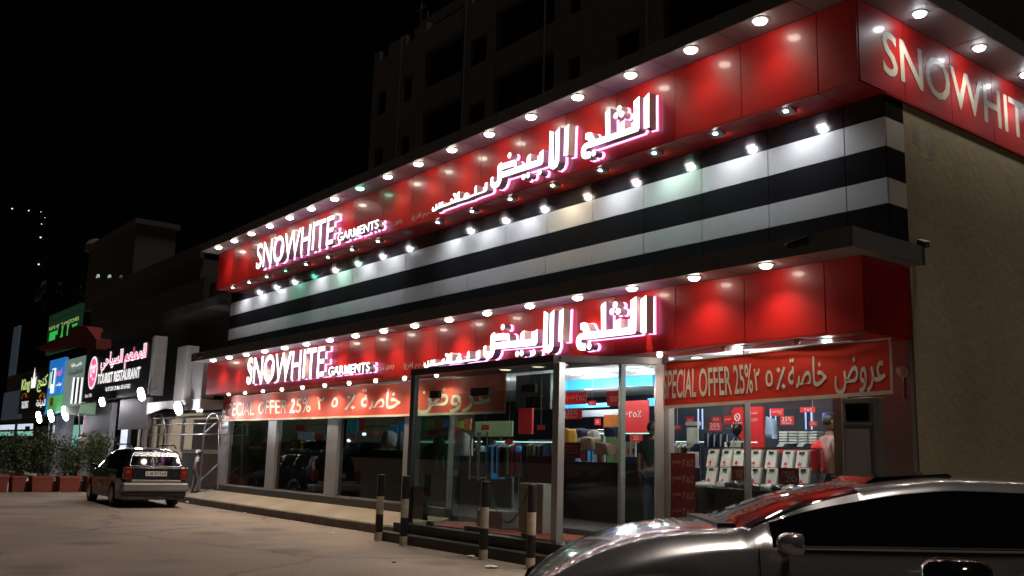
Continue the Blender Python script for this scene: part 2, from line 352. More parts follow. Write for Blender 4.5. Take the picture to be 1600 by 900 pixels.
# cores behind the panels
core = MB()
core.box((XL+.02, 10.03, 6.245), (XR_-.03, 10.62, 7.30)); core.box((XL-.15, 10.03, 3.145), (-6.19, 10.66, 4.02))
core.box((-27.74, 10.63, 4.05), (-6.19, 10.76, 6.24)); core.box((-6.9, 10.05, 6.245), (-6.145, 26, 7.30))
core.box((-6.75, 10.75, 3.14), (-6.19, 11.02, 6.22)); core.box((XL-.05, 9.53, 7.345), (-5.66, 10.6, 7.54)); core.box((-6.6, 10.6, 7.345), (-5.66, 26, 7.54))
core.box((XL, 9.53, 4.055), (-6.05, 10.62, 4.25)); core.box((-6.8, 10.7, 4.055), (-6.05, 11.0, 4.25))
core.build('wall_core', M['joint'], B)
panels('red_panel', JX, lambda n, a, b: box(n, (a, 10.0, 6.235), (b, 10.028, 7.315), M['red'], B))
JL = [-6.17]+[-6.69-1.222*k for k in range(17)]+[-27.56]
panels('red_panel', JL, lambda n, a, b: box(n, (a, 10.0, 3.135), (b, 10.028, 4.028), M['red'], B))
panels('soffit_panel', JX, lambda n, a, b: box(n, (a, 10.002, 6.212), (b, 10.598, 6.232), M['redsoffit'], B))
panels('soffit_panel', JL, lambda n, a, b: box(n, (a, 10.002, 3.110), (b, 10.62, 3.132), M['redsoffit'], B))
# upper canopy
JU = [-5.6, -6.69]+[-6.69-1.222*k for k in range(1, 17)]+[-27.5]
panels('canopy_soffit', JU, lambda n, a, b: box(n, (a, 9.5, 7.320), (b, 9.996, 7.342), M['canopy'], B))
panels('canopy_fascia', JU, lambda n, a, b: box(n, (a, 9.474, 7.314), (b, 9.497, 7.552), M['fascia'], B))
box('canopy_end', (-27.53, 9.474, 7.314), (-27.503, 10.6, 7.552), M['fascia'], B)
# lower canopy
JW = [-5.98]+[-6.69-1.222*k for k in range(17)]+[-27.5]
panels('canopy_soffit', JW, lambda n, a, b: box(n, (a, 9.5, 4.032), (b, 9.996, 4.052), M['canopy'], B))
panels('canopy_fascia', JW, lambda n, a, b: box(n, (a, 9.474, 4.027), (b, 9.497, 4.262), M['fascia'], B))
panels('canopy_top', JW, lambda n, a, b: box(n, (a, 9.5, 4.252), (b, 10.59, 4.268), M['fascia'], B))
box('canopy_end', (-27.53, 9.474, 4.027), (-27.503, 10.6, 4.262), M['fascia'], B)
box('canopy_end', (-5.977, 9.474, 4.027), (-5.95, 11.04, 4.262), M['fascia'], B)
box('canopy_soffit', (-6.165, 10.0, 4.032), (-5.98, 11.04, 4.052), M['canopy'], B)
# side upper sign box and canopy (runs back along the side street)
JY = [10.0, 11.07]+[11.07+1.2*k for k in range(1, 13)]
for a, b in zip(JY[:-1], JY[1:]):
    box('red_panel', (-6.148, a+G+(.03 if a == 10 else 0), 6.235), (-6.12, b-G, 7.315), M['red'], B)
    box('canopy_soffit', (-6.118, max(a, 10.0)+G, 7.32), (-5.6, b-G, 7.342), M['canopy'], B)
    box('canopy_fascia', (-5.597, (9.474 if a == 10 else a)+G, 7.314), (-5.574, b-G, 7.552), M['fascia'], B)
box('soffit_panel', (-6.146, 10.6, 6.212), (-6.122, 25.4, 6.232), M['redsoffit'], B)
# striped cladding
JS = [-6.15]+[-6.73-1.21*k for k in range(18)]+[-27.72]
ROWS = [(5.915, 6.210, 'black'), (5.525, 5.915, 'white'), (5.12, 5.525, 'black'), (4.78, 5.12, 'white'), (4.27, 4.78, 'black')]
for z0, z1, m in ROWS:
    panels('striped_panel', JS, lambda n, a, b: box(n, (a, 10.6, z0+.005), (b, 10.622, z1-.005), M[m], B))
    box('striped_panel', (-6.172, 10.625, z0+.005), (-6.15, 11.04, z1-.005), M[m], B)
# lower right return of the red box
box('red_panel', (-6.198, 10.03, 3.135), (-6.17, 11.04, 4.028), M['red'], B)
box('soffit_panel', (-6.75, 10.625, 3.110), (-6.175, 11.0, 3.132), M['redsoffit'], B)
# side wall, column, back and left walls
sw = MB(); sw.box((-6.45, 11.045, -.02), (-6.155, 26, 6.208)); sw.build('side_wall', M['plaster'], B)
box('corner_column', (-6.74, 10.95, .1), (-6.175, 11.04, 3.105), M['wallgrey'], B)
box('corner_column', (-7.28, 10.98, .1), (-6.76, 11.05, 3.105), M['wallgrey'], B)
pp = [(1424, 188), (1462, 205), (1466, 236), (1458, 252), (1440, 246), (1436, 228), (1426, 222)]
MB().prism([bp(x, y, x=-6.1535) for x, y in pp], 7, (-.01, 0, 0)).build('plaster_patch', mat('pale_plaster_repair', (.36, .33, .26), .95, var=.25, vs=4, bump=.3, bs=12), B)
box('rear_wall', (-27.7, 20.0, 0), (-6.46, 20.2, 7.3), M['plaster'], B)
box('left_wall', (-27.74, 10.79, 0), (-27.56, 20, 7.3), M['plaster'], B)
box('roof', (-27.4, 10.65, 7.32), (-6.65, 20, 7.5), M['fascia'], B)
# cable slung over the banner
MB().ring([(-9.4+3.4*k/16, 9.99-.005, 3.118-.05*math.sin(math.pi*((k*3/16) % 1))) for k in range(17)], .006, 5).build('slung_cable', M['plastic'], B)
# plinth, pillars, panes
box('plinth', (-27.95, 10.6, .15), (-15.7, 10.82, .53), M['plinth'], B, bevel=.01)
box('plinth', (-10.1, 10.6, .15), (-6.76, 10.82, .53), M['plinth'], B, bevel=.01)
PIL = [(-27.76, -27.2), (-24.36, -23.83), (-20.91, -20.36), (-17.38, -17.0)]
for a, b in PIL: box('window_pillar', (a, 10.62, .532), (b, 10.80, 3.108), M['alu'], B, bevel=.006)
for a, b in ((-10.02, -9.86), (-8.47, -8.44), (-6.93, -6.84)): box('window_pillar', (a, 10.64, .532), (b, 10.76, 3.108), M['alu'], B)
def pane(a, b, z0=.56, z1=3.09, m='glass'):
    f = MB(); y = 10.70
    f.box((a, y, z0), (b, y+.012, z1)); return f.build('window_pane', M[m], B)
for (a, b), (c, d) in zip(PIL[:-1], PIL[1:]):
    mid = (b+c)/2+.02; pane(b+.005, mid-.004, m='glassdark'); pane(mid+.004, c-.005, m='glassdark')
    box('sill_rail', (b+.002, 10.66, .534), (c-.002, 10.74, .558), M['alu'], B)
pane(-16.995, -15.72, m='glassdark'); pane(-9.855, -8.475); pane(-8.435, -6.935)
for x in (-15.7, -10.9): box('door_jamb', (x-.06, 10.66, .34), (x, 10.76, 3.108), M['alu'], B)
pane(-10.895, -10.03)
# entrance vestibule: angled right side
V = thing('entrance_vestibule', (-13, 9.9, 0), 'glazed entrance porch with double glass doors and metal frame in front of the shop', 'glass porch')
vx0, vx1, vy = -15.08, -11.03, 9.43
rx, ry = -9.99, 10.62
st = MB(); st.box((-15.6, 9.0, -.01), (-10.2, 9.24, .158)); st.build('step', M['plinth'], V)
st = MB(); st.box((-15.35, 9.245, -.01), (-10.45, 10.59, .318)); st.build('step', M['plinth'], V)
box('corner_post', (vx0-.11, vy-.05, .32), (vx0+.01, vy+.06, 3.0), M['darkalu'], V, bevel=.004)
box('corner_post', (vx1-.03, vy-.06, .32), (vx1+.11, vy+.07, 3.0), M['alu'], V, bevel=.004)
box('top_beam', (vx0-.12, vy-.055, 3.003), (vx1-.035, vy+.06, 3.12), M['darkalu'], V)
def slant(name, t0, t1, th, z0, z1, m):   # piece along the angled side
    a = Vector((vx1+.08, vy, 0)); b = Vector((rx, ry, 0)); d = (b-a); n = Vector((-d.y, d.x, 0)).normalized()
    p, q = a+d*t0, a+d*t1
    return MB().prism([p+n*th/2+Vector((0,0,z0)), q+n*th/2+Vector((0,0,z0)), q-n*th/2+Vector((0,0,z0)), p-n*th/2+Vector((0,0,z0))], 4, (0, 0, z1-z0)).build(name, m, V)
slant('top_beam', .0, 1, .1, 3.003, 3.105, M['alu']); slant('bottom_rail', .07, .94, .06, .322, .36, M['alu'])
slant('side_pane', .075, .497, .012, .362, 3.0, M['glass']); slant('side_pane', .503, .93, .012, .362, 3.0, M['glass'])
slant('corner_post', .935, 1.02, .12, .2, 3.0, M['alu'])
rf = MB().prism([(vx0-.06, vy+.065, 3.06), (vx1+.05, vy+.065, 3.06), (rx-.07, ry-.05, 3.06), (rx-.07, 10.6, 3.06), (vx0-.06, 10.6, 3.06)], 5, (0, 0, .045)); rf.build('porch_ceiling', M['darkalu'], V)
fx = [vx0+.012, -14.42, -13.03, -11.72, vx1-.032]     # fixed, door, door, fixed
ftop = 2.98
for i, (a, b) in enumerate(zip(fx[:-1], fx[1:])):
    door = i in (1, 2)
    z1 = 2.62 if door else ftop
    p = MB().box((a+.006, vy, .345), (b-.006, vy+.012, z1)).build('glass_door' if door else 'front_pane', M['glassdoor'], V)
    if door:
        box('transom_pane', (a+.006, vy, 2.632), (b-.006, vy+.012, ftop), M['glass'], V)
        hx = b-.13 if i == 1 else a+.13
        h = MB()
        for yy in (vy-.07, vy+.08): h.cyl((hx, yy, 1.15), (hx, yy, 1.95), .016, 8)
        for zz in (1.2, 1.9): h.cyl((hx, vy-.07, zz), (hx, vy+.08, zz), .01, 6)
        h.build('door_handle', M['steel'], p)
for x, w_ in ((-14.42, .3), (-13.03, .52), (-11.72, .36)):
    box('patch_fitting', (x-w_/2, vy-.02, 2.56), (x+w_/2, vy+.035, 2.69), M['plastic'], V)
for x, w_ in ((-14.42, .16), (-13.03, .6), (-11.72, .16)):
    box('patch_fitting', (x-w_/2, vy-.02, .325), (x+w_/2, vy+.035, .40), M['darkalu'], V)
box('side_pane', (vx0-.06, vy+.07, .33), (vx0-.048, 10.5, 3.0), M['glass'], V)
for k, x in enumerate((-13.1, -12.2, -11.6)):
    t = thing('ceiling_lamp', (x, 10.0, 3.055), ('left one', 'middle one', 'right one')[k]+' of three round recessed lamps in the porch ceiling', 'lamp', 'porch ceiling lamps')
    MB().lathe((x, 10.0, 3.058), [(.13, 0), (.13, -.012), (.10, -.014)], 16).build('lamp_rim', M['lampbox'], t)
    MB().lathe((x, 10.0, 3.046), [(.098, 0), (.098, -.006), (.05, -.012)], 16).build('lamp_glass', mat('porch_lamp_glass', (.9,.8,.6), .3, emis=(1,.78,.5), es=1.6), t)
tag(MB().prism([(-14.6, 9.5, .322), (-11.3, 9.5, .322), (-10.9, 10.58, .322), (-14.9, 10.58, .322)], 4, (0,0,.012)).build('carpet', mat('red_carpet', (.45,.09,.06), .95, bump=.4)), 'red entrance carpet on the porch floor behind the glass doors', 'carpet')
# cardboard / display boxes in the porch
tag(MB().box((-12.75, 10.1, .336), (-12.12, 10.5, 1.13)).build('display_box', mat('white_box_board', (.45, .43, .42), .7), None, bevel=.008), 'tall white box standing on the red carpet behind the right door', 'box')
tag(MB().box((-13.95, 10.1, .336), (-13.2, 10.5, .62)).build('display_box', mat('white_box_board_low', (.4, .39, .37), .7), None, bevel=.008), 'low white box with papers on it behind the centre of the glass doors', 'box')

# ================================================================ SIGNS
def letters(root, me_verts_faces, Yf, side):
    pass
def raised_word(root, text, x0, x1, z0, z1, Yf=9.78, Yb=9.93, off=.0, halo=True):
    me = fit(fontmesh(text, 1.0, off, 4), x0, x1, z0, z1)
    for vs, fs in split_loose(me):
        P = []
        for c in vs: P.append((c.x, Yf if c.z > 0 else Yb, c.y))
        letter(root, P, fs, Yf, Yb, halo)
    bpy.data.meshes.remove(me)
def letter(root, P, fs, Yf, Yb, halo):
    me = bpy.data.meshes.new('letter'); me.from_pydata(P, [], fs)
    bm = bmesh.new(); bm.from_mesh(me); bmesh.ops.recalc_face_normals(bm, faces=bm.faces); bm.to_mesh(me); bm.free()
    facemats(me, [M['letface'], M['letside']], Vector((0, -1, 0)))
    o = link('letter', me, root)
    if halo:
        cx = (min(p[0] for p in P)+max(p[0] for p in P))/2; cz = (min(p[2] for p in P)+max(p[2] for p in P))/2
        # LED strip round the back edge of the letter
        m2 = bpy.data.meshes.new('backlight'); q = [(x, Yb+.022 if abs(y-Yf) < 1e-4 else Yb+.05, z) for x, y, z in P]
        m2.from_pydata(q, [], fs); m2.update()
        # push outwards a little along the silhouette normals
        bm = bmesh.new(); bm.from_mesh(m2); bmesh.ops.remove_doubles(bm, verts=bm.verts, dist=1e-5); bmesh.ops.recalc_face_normals(bm, faces=bm.faces)
        mv = []
        for v in bm.verts:
            n = Vector((0,0,0))
            for f in v.link_faces:
                if abs(f.normal.y) < .5: n += f.normal
            n.y = 0
            mv.append(n.normalized()*.014 if n.length > 1e-6 else n)
        for v, d in zip(bm.verts, mv): v.co += d*.8
        bm.to_mesh(m2); bm.free(); m2.materials.append(M['halo']); link('backlight', m2, o)
def raised_polys(root, polys, dx, dz, Yf=9.78, Yb=9.93):
    me = polymesh([[(x+dx, z+dz) for x, z in p] for p in polys], 1.0)
    P = [(v.co.x, Yf if v.co.z > 0 else Yb, v.co.y) for v in me.vertices]; fs = [tuple(p.vertices) for p in me.polygons]
    bpy.data.meshes.remove(me); letter(root, P, fs, Yf, Yb, True)
for lvl, dx, dz in (('lower', 0, 0), ('upper', .05, 3.08)):
    a = thing('illuminated_sign', (-21, 9.99, 3.2+dz), f'white lit Latin letters with pink backlight at the left end of the {lvl} red fascia', 'sign')
    raised_word(a, 'SNOWHITE', -24.03+dx, -19.60+dx, 3.235+dz, 3.935+dz, off=.008)
    raised_word(a, 'GARMENTS', -19.37+dx, -17.50+dx, 3.235+dz, 3.435+dz, off=.015)
    t = text_on('L.L.C.(BR)', -17.56+dx, -16.89+dx, 3.25+dz, 3.36+dz, 9.996, M['dimlet'], a, name='small_lettering')
    b = thing('illuminated_sign', (-12, 9.99, 3.2+dz), f'white lit Arabic letters with pink backlight on the right half of the {lvl} red fascia', 'sign')
    raised_polys(b, [GLY['alef']], dx, dz); raised_polys(b, [GLY['thalj']], dx, dz); raised_polys(b, [GLY['alef2']], dx, dz)
    raised_polys(b, [GLY['lamalef']], dx, dz); raised_polys(b, [GLY['byd'], GLY['bydhole']], dx, dz); raised_polys(b, [GLY['lilmalabis']], dx, dz)
    for (x, z) in GLY['dots']:
        raised_polys(b, [[(x+.052*math.cos(k*math.pi/8), z+.052*math.sin(k*math.pi/8)) for k in range(16)]], dx, dz)
    text_on(shape('ذ.م.م (فرع)'), -16.49+dx, -15.72+dx, 3.22+dz, 3.37+dz, 9.996, M['dimlet'], b, name='small_lettering')
    # trunking strip light tucked in the canopy over the Latin and Arabic words
sd_ = thing('flat_letter_sign', (-6.11, 12.5, 6.6), 'large flat pale letters on the red side fascia round the corner', 'sign')
me = fit(fontmesh('SNOWHITE', .01, .012), 10.56, 14.88, 6.47, 7.07)
for vs, fs in split_loose(me):
    m2 = bpy.data.meshes.new('letter'); m2.from_pydata([(-6.119+.004*(1 if c.z > 0 else 0), c.x, c.y) for c in vs], [], fs); m2.materials.append(M['flatlet']); link('letter', m2, sd_)

# ================================================================ CANOPY LAMPS
def downlight(x, y, z, label, group, P, col, lm, r=.075, ang=128, lit=True, dirv=(0,0,-1), sz=1.0):
    t = thing('downlight', (x, y, z), label, 'lamp', group)
    MB().lathe((x, y, z), [(r*1.35, 0), (r*1.35, -.010), (r*1.05, -.012)], 16).build('lamp_rim', M['lampbox'], t)
    MB().lathe((x, y, z-.008), [(r, 0), (r, -.014), (r*.85, -.032), (r*.45, -.046)], 16).build('lamp_glass', M[lm], t, smooth=True)
    if lit: spot(x, y, z-.075, P, col, t, ang, .95, .06, dirv)
    return t
WARM = (1, .84, .64); WHITE = (.92, .95, 1)
for i in range(17):
    x = -7.29-1.2007*i
    g = i == 9
    downlight(x, 9.63, 7.318, f'{ORD[i]} lamp from the street corner in the row under the top canopy' + (', tinted green' if g else ''), 'top canopy lamps', 12 if g else 30, (.3, 1, .6) if g else WARM, 'lampgreen' if g else 'lampwarm', r=.088)
for i in range(17):
    x = -7.30-1.185*i
    dimf = i in (4, 7)
    downlight(x, 9.66, 4.030, f'{ORD[i]} lamp from the street corner in the row under the lower canopy', 'lower canopy lamps', 34 if i in (4, 7) else 50, WARM, 'lampwarm', r=.076)
for i, (px, py) in enumerate(((1437, 20), (1533, 75), (1601, 113), (0, 0), (0, 0))):
    y = (10.99, 12.55, 13.95, 15.4, 16.9)[i]
    downlight(-5.83, y, 7.318, f'{ORD[i]} lamp from the street corner under the side canopy', 'side canopy lamps', 34, WARM, 'lampwhite')
# slanted wall washers under the upper red box
WW = {0:1,1:1,2:1,3:1,4:1,5:1,6:1,7:1,8:0,9:1,10:1,11:1,12:1,13:1,14:1,15:1,16:1}
CC = {2:'g', 3:'w', 4:'y', 9:'w', 11:'gg', 13:'G'}
for i in range(17):
    x = -7.30-1.2*i; y, z = 10.16, 6.205
    k = CC.get(i, 'w'); col = {'w': (.88,.93,1), 'g': (.72,1,.88), 'y': (1,.86,.62), 'gg': (.6,1,.8), 'G': (.15,1,.6)}[k]
    lit = i not in (8,)
    t = thing('wall_washer', (x, y, z), f'{ORD[i]} slanted wall lamp from the street corner under the upper red fascia' + (', glowing green' if k == 'G' else ', unlit' if not lit else ''), 'lamp', 'wall lamps over the striped cladding')
    h = MB(); h.prism([(x-.11, y-.07, z), (x-.11, y+.09, z-.045), (x-.11, y+.09, z+.005), (x-.11, y-.07, z+.005)], 4, (.22, 0, 0)); h.build('lamp_housing', M['lampbox'], t)
    key = 'washer_glass_'+k
    if key not in M: M[key] = mat(key, (.9,.9,.9), .3, emis=col, es=9 if k == 'G' else 26)
    q = MB(); q.prism([(x-.075, y+.092, z-.040), (x-.075, y+.092, z-.002), (x-.075, y+.10, z-.002), (x-.075, y+.10, z-.040)], 4, (.15, 0, 0)); q.build('lamp_glass', M[key] if lit else M['lampdim'], t)
    g2 = MB().lathe((x, y-.005, z-.012), [(.032, 0), (.032, -.012), (.02, -.018)], 12).build('lamp_glass', M[key] if lit else M['lampdim'], t)
    if lit: spot(x, y+.05, z-.06, 12 if k == 'G' else 33, col, t, 165, .9, .06, (0, .25, -1))
# lamps in the lower soffit over the banners
for i in range(17):
    x = -7.25-1.19*i
    if -14.9 < x < -11.2: continue
    lit = i not in (0, 1)
    downlight(x, 10.2, 3.108, f'{ORD[i]} lamp from the street corner in the low soffit above the shop windows', 'window soffit lamps', 60, WARM, 'lampwarm' if lit else 'lampdim', r=.04, ang=150, lit=lit)

# ================================================================ BANNERS
def banner(name, label, X0, X1, zt0, zt1, zb0, zb1, Y, m, texts, seed, amp=.03):
    rr = random.Random(seed); nx, nz = 110, 14
    ph = [(rr.uniform(0, 6.3), rr.uniform(1.2, 5), rr.uniform(-3, 3), rr.uniform(.3, 1)) for _ in range(7)]
    def f(u, v):                                   # u 0..1 along, v 0..1 up
        x = X0+(X1-X0)*u
        zt = zt0+(zt1-zt0)*u - .025*abs(math.sin(u*(X1-X0)*1.3+seed)); zb = zb0+(zb1-zb0)*u
        d = sum(a*math.sin(p+k*x+s*v*1.5) for p, k, s, a in ph)/7*amp
        tie = (X1-X0)/2.4
        uu = (u*tie) % 1
        d += amp*.9*max(0, v-.35)*math.cos((uu-.5)*6.28*(1+1.5*(1-v)))*1.1
        return Vector((x, Y-.03-d, zb+(zt-zb)*v))
    t = thing(name, ((X0+X1)/2, Y, zt0), label, 'banner')
    b = MB(); vs = [f(i/nx, j/nz) for j in range(nz+1) for i in range(nx+1)]; w_ = nx+1
    vs2 = [v+Vector((0, .004, 0)) for v in vs]; nn = len(vs)
    fs = [(j*w_+i, j*w_+i+1, (j+1)*w_+i+1, (j+1)*w_+i) for j in range(nz) for i in range(nx)]
    b.add(vs+vs2, fs+[tuple(k+nn for k in reversed(q)) for q in fs]); b.build('banner_cloth', m, t, smooth=True)
    for edge in ('b', 'r', 'l', 't'):
        e = MB(); pts = []
        if edge == 'b': pts = [f(i/nx, .0)+Vector((0, -.006, 0)) for i in range(nx+1)]
        elif edge == 't': pts = [f(i/nx, 1)+Vector((0, -.006, 0)) for i in range(nx+1)]
        else: pts = [f(1 if edge == 'r' else 0, j/nz)+Vector((0, -.006, 0)) for j in range(nz+1)]
        h_ = Vector((0,0,.045)) if edge in 'bt' else Vector((.03,0,0))
        if edge == 't': h_ = Vector((0,0,-.02))
        if edge == 'r': h_ = -h_
        q = [p+h_ for p in pts]; L = len(pts)
        e.add(pts+q, [(i, i+1, L+i+1, L+i) for i in range(L-1)]); e.build('hem', M['cream2'], t, smooth=True)
    for s, u0, u1, v0, v1 in texts:
        me = fit(fontmesh(s, 0, .012, 3), u0, u1, v0, v1)
        bm = bmesh.new(); bm.from_mesh(me); bmesh.ops.triangulate(bm, faces=bm.faces)
        bmesh.ops.subdivide_edges(bm, edges=[e for e in bm.edges if e.calc_length()*(X1-X0) > .25], cuts=2); bm.to_mesh(me); bm.free()
        for p in me.vertices: p.co = f(p.co.x, p.co.y)+Vector((0, -.007, 0))
        me.materials.clear(); me.materials.append(M['cream']); link('lettering', me, t)
    return t
TXT = [('SPECIAL', 0.0, .19, .22, .72), ('OFFER', .215, .365, .22, .72), ('25%', .385, .49, .22, .72), ('٢', .515, .535, .3, .7), ('٥', .565, .6, .33, .62), ('٪', .63, .67, .25, .68)]
banner('banner', 'red special offer banner hung right of the glass entrance, over the corner window', -9.42, -5.87, 2.975, 3.045, 2.285, 2.375, 10.09, M['banner'],
       [('SPECIAL', .0, .172, .20, .80), ('OFFER', .185, .345, .20, .79), ('25%', .357, .445, .20, .79), ('٢', .452, .478, .24, .68), ('٥', .503, .535, .30, .62), ('٪', .548, .59, .22, .66), (shape('خاصة'), .60, .755, .22, .80), (shape('عروض'), .785, .975, .05, .72)], 3)
banner('banner', 'faded red special offer banner strung left of the glass entrance, above the long window row', -27.5, -13.75, 3.085, 3.085, 2.355, 2.33, 10.57, M['bannerl'],
       [('SPECIAL', .012, .165, .20, .72), ('OFFER', .185, .32, .22, .72), ('25%', .335, .422, .22, .74), ('٢', .447, .472, .3, .72), ('٥', .50, .525, .36, .68), ('٪', .55, .59, .25, .72), (shape('خاصة'), .61, .73, .22, .86), (shape('عروض'), .775, .965, .05, .74)], 8, .055)

# ================================================================ BOLLARDS AND CHAIN
def bollard(x, y, label, lean=0):
    t = thing('bollard', (x, y, 0), label, 'bollard', 'black and white bollards at the kerb')
    zs = [0, .16, .47, .78, 1.17] if lean == 0 else [0, .15, .46, .78, 1.15]
    zs = [0, .155, .47, .785, 1.165]
    for k in range(4):
        z0, z1 = zs[k], zs[k+1]
        MB().lathe((x, y, z0), [(.067, 0), (.068, (z1-z0)*.5), (.067, z1-z0)]+([(.058, z1-z0+.012)] if k == 3 else []), 18).build('painted_band', M['postb'] if k % 2 else M['postw'], t, smooth=False)
    return t
BX = [(-15.32, 8.93), (-14.42, 8.9), (-11.97, 8.82), (-10.76, 8.76)]
BL = ['black and white bollard farthest left, beside the pavement kerb', 'black and white bollard at the left post of the glass entrance', 'black and white bollard in front of the entrance doors, holding the chain', 'black and white bollard nearest the silver car, holding the chain']
for (x, y), l in zip(BX, BL): bollard(x, y, l)
a, b = Vector((-11.89, 8.82, 1.12)), Vector((-10.84, 8.76, 1.12))
ch = thing('chain', (-11.4, 8.8, 1), 'iron chain sagging between the two bollards in front of the entrance', 'chain')
NL = 34
def cp(t): return a.lerp(b, t)+Vector((0, 0, -.52*(1-(2*t-1)**2)))
for i in range(NL):
    p, q = cp(i/NL), cp((i+1)/NL); c = (p+q)/2; d = (q-p).normalized(); u = d.cross(Vector((0, 1, 0))).normalized() if i % 2 else Vector((0, 1, 0))
    pts = [c+d*math.cos(k*math.pi/4)*(q-p).length*.62+u*math.sin(k*math.pi/4)*.014 for k in range(8)]
    MB().ring(pts, .0045, 5, closed=True).build('chain_link', M['chain'], ch)
# ================================================================ CCTV, lamp on column, kiosk cabinet
def camera_box(px, py, Y, label, ang, X=None):
    p = bp(px, py, y=Y) if X is None else bp(px, py, x=X)
    t = thing('security_camera', p, label, 'camera')
    d = Vector((math.cos(ang), math.sin(ang), -.35)).normalized(); u = d.cross(Vector((0,0,1))).normalized(); v = u.cross(d)
    def ob(c, L, w_, h): 
        return [c+d*(sx*L)+u*(sy*w_)+v*(sz*h) for sx, sy, sz in ((-1,-1,-1),(1,-1,-1),(1,1,-1),(-1,1,-1),(-1,-1,1),(1,-1,1),(1,1,1),(-1,1,1))]
    F = [(0,3,2,1),(4,5,6,7),(0,1,5,4),(1,2,6,5),(2,3,7,6),(3,0,4,7)]
    MB().add(ob(p, .12, .035, .035), F).build('camera_body', M['plastic'], t)
    MB().add(ob(p+v*.042+d*.02, .14, .042, .005), F).build('sun_shield', M['alu'], t)
    MB().cyl(p+d*.12, p+d*.128, .024, 10).build('camera_lens', M['gloss'], t)
    MB().cyl(p-v*.03-d*.05, p-v*.03-d*.05+Vector((0, .28, -.06)) if X is None else p+Vector((-.22, 0, 0)), .014, 8).build('camera_bracket', M['plastic'], t)
camera_box(1247, 380, 9.40, 'security camera on the lower canopy edge near the corner', R(215))
camera_box(1442, 381, 10, 'security camera on the beige side wall at the corner', R(-40), X=-6.0)
camera_box(313, 556, 9.45, 'security camera at the far left end of the lower canopy', R(200))
c0 = bp(1316, 612, y=10.14); c1 = bp(1371, 612, y=10.14)
kc = thing('cabinet', (-6.5, 10.25, .2), 'tall pale metal cabinet with dark vent window at the right end of the banner', 'cabinet')
cx0, cx1, cz1 = -6.50, -6.08, 2.345
KM = mat('pale_cabinet_paint', (.15, .148, .145), .55, grime=.4)
box('cabinet_body', (cx0, 9.98, .2), (cx1, 10.16, cz1), KM, kc, bevel=.008)
box('door_panel', (cx0+.05, 9.968, .35), (cx1-.06, 9.979, cz1-.36), mat('cabinet_door', (.26,.25,.245), .5, grime=.5), kc)
box('vent_window', (cx0+.06, 9.965, cz1-.27), (cx1-.07, 9.979, cz1-.08), M['gloss'], kc)
for z in (cz1-.30, cz1-.05): box('frame_rail', (cx0, 9.962, z-.012), (cx1, 9.978, z+.012), KM, kc)
p = bp(1409, 582, y=10.9)
fl = thing('flood_lamp', p, 'small unlit floodlight on the grey column right of the banner', 'lamp')
MB().lathe(p, [(.07, 0), (.08, .02), (.05, .06), (.02, .09)], 14, axis=(0, .6, .3)).build('lamp_reflector', M['lampbox'], fl, smooth=True)
MB().cyl(p+Vector((0,.05,-.02)), p+Vector((0,.05,-.32)), .018, 8).build('lamp_bracket', M['darkalu'], fl)
# ================================================================ SHOP INTERIOR
M['ceil'] = mat('white_ceiling_board', (.62, .62, .64), .8)
M['tile'] = mat('grey_floor_tile', (.22, .21, .20), .25)
M['slat'] = mat('dark_navy_slatwall', (.008, .010, .026), .5)
M['backb'] = mat('dark_display_backboard', (.022, .018, .017), .35)
M['greyb'] = mat('grey_display_backboard', (.10, .105, .10), .4)
M['maroon'] = mat('maroon_vinyl_strip', (.10, .008, .010), .4)
M['posterred'] = mat('red_offer_card', (.62, .025, .03), .5, emis=(.8, .04, .05), es=.10)
M['cardwhite'] = mat('white_card_print', (.85, .85, .85), .6)
M['bluecove'] = mat('blue_led_cove', (.1, .4, .9), .4, emis=(.0, .36, 1), es=1.5)
M['teal'] = mat('shelf_led_strip', (.8, .9, .9), .4, emis=(.55, 1, .95), es=1.5)
M['ceillamp'] = mat('ceiling_disc_glass', (.9, .9, .9), .4, emis=(1, .96, .9), es=7)
M['shirtw'] = mat('white_shirt_cloth', (.68, .68, .66), .8)
M['navy'] = mat('navy_cloth', (.012, .018, .06), .8)
M['yellow'] = mat('yellow_cloth', (.62, .34, .03), .8, bump=.4, bs=12)
M['orange'] = mat('orange_cloth', (.62, .19, .02), .8)
M['green'] = mat('green_cloth', (.05, .12, .04), .8, bump=.4, bs=12)
M['beigec'] = mat('beige_cloth', (.33, .25, .17), .8, bump=.4, bs=12)
M['blackc'] = mat('black_cloth', (.012, .012, .013), .6, bump=.4, bs=12)
M['blueposter'] = mat('blue_poster_print', (.03, .22, .48), .5, emis=(.03, .25, .55), es=.25)
M['skin'] = mat('brown_skin', (.20, .095, .055), .55)
M['mannq'] = mat('black_mannequin', (.015, .015, .02), .25)
box('ground_floor_ceiling', (-27.5, 10.83, 3.42), (-6.46, 19.98, 3.55), M['ceil'], B)
box('shop_floor', (-27.5, 10.83, .2), (-6.46, 19.98, .40), M['tile'], B)
for i, (a_, b_) in enumerate(((-27.5, -17.2), (-17.15, -11.95))):
    box('slatwall', (a_, 19.7, .41), (b_, 19.9, 3.4), M['slat'], B)
box('slatwall', (-11.9, 17.2, .41), (-6.5, 17.4, 3.4), M['slat'], B)
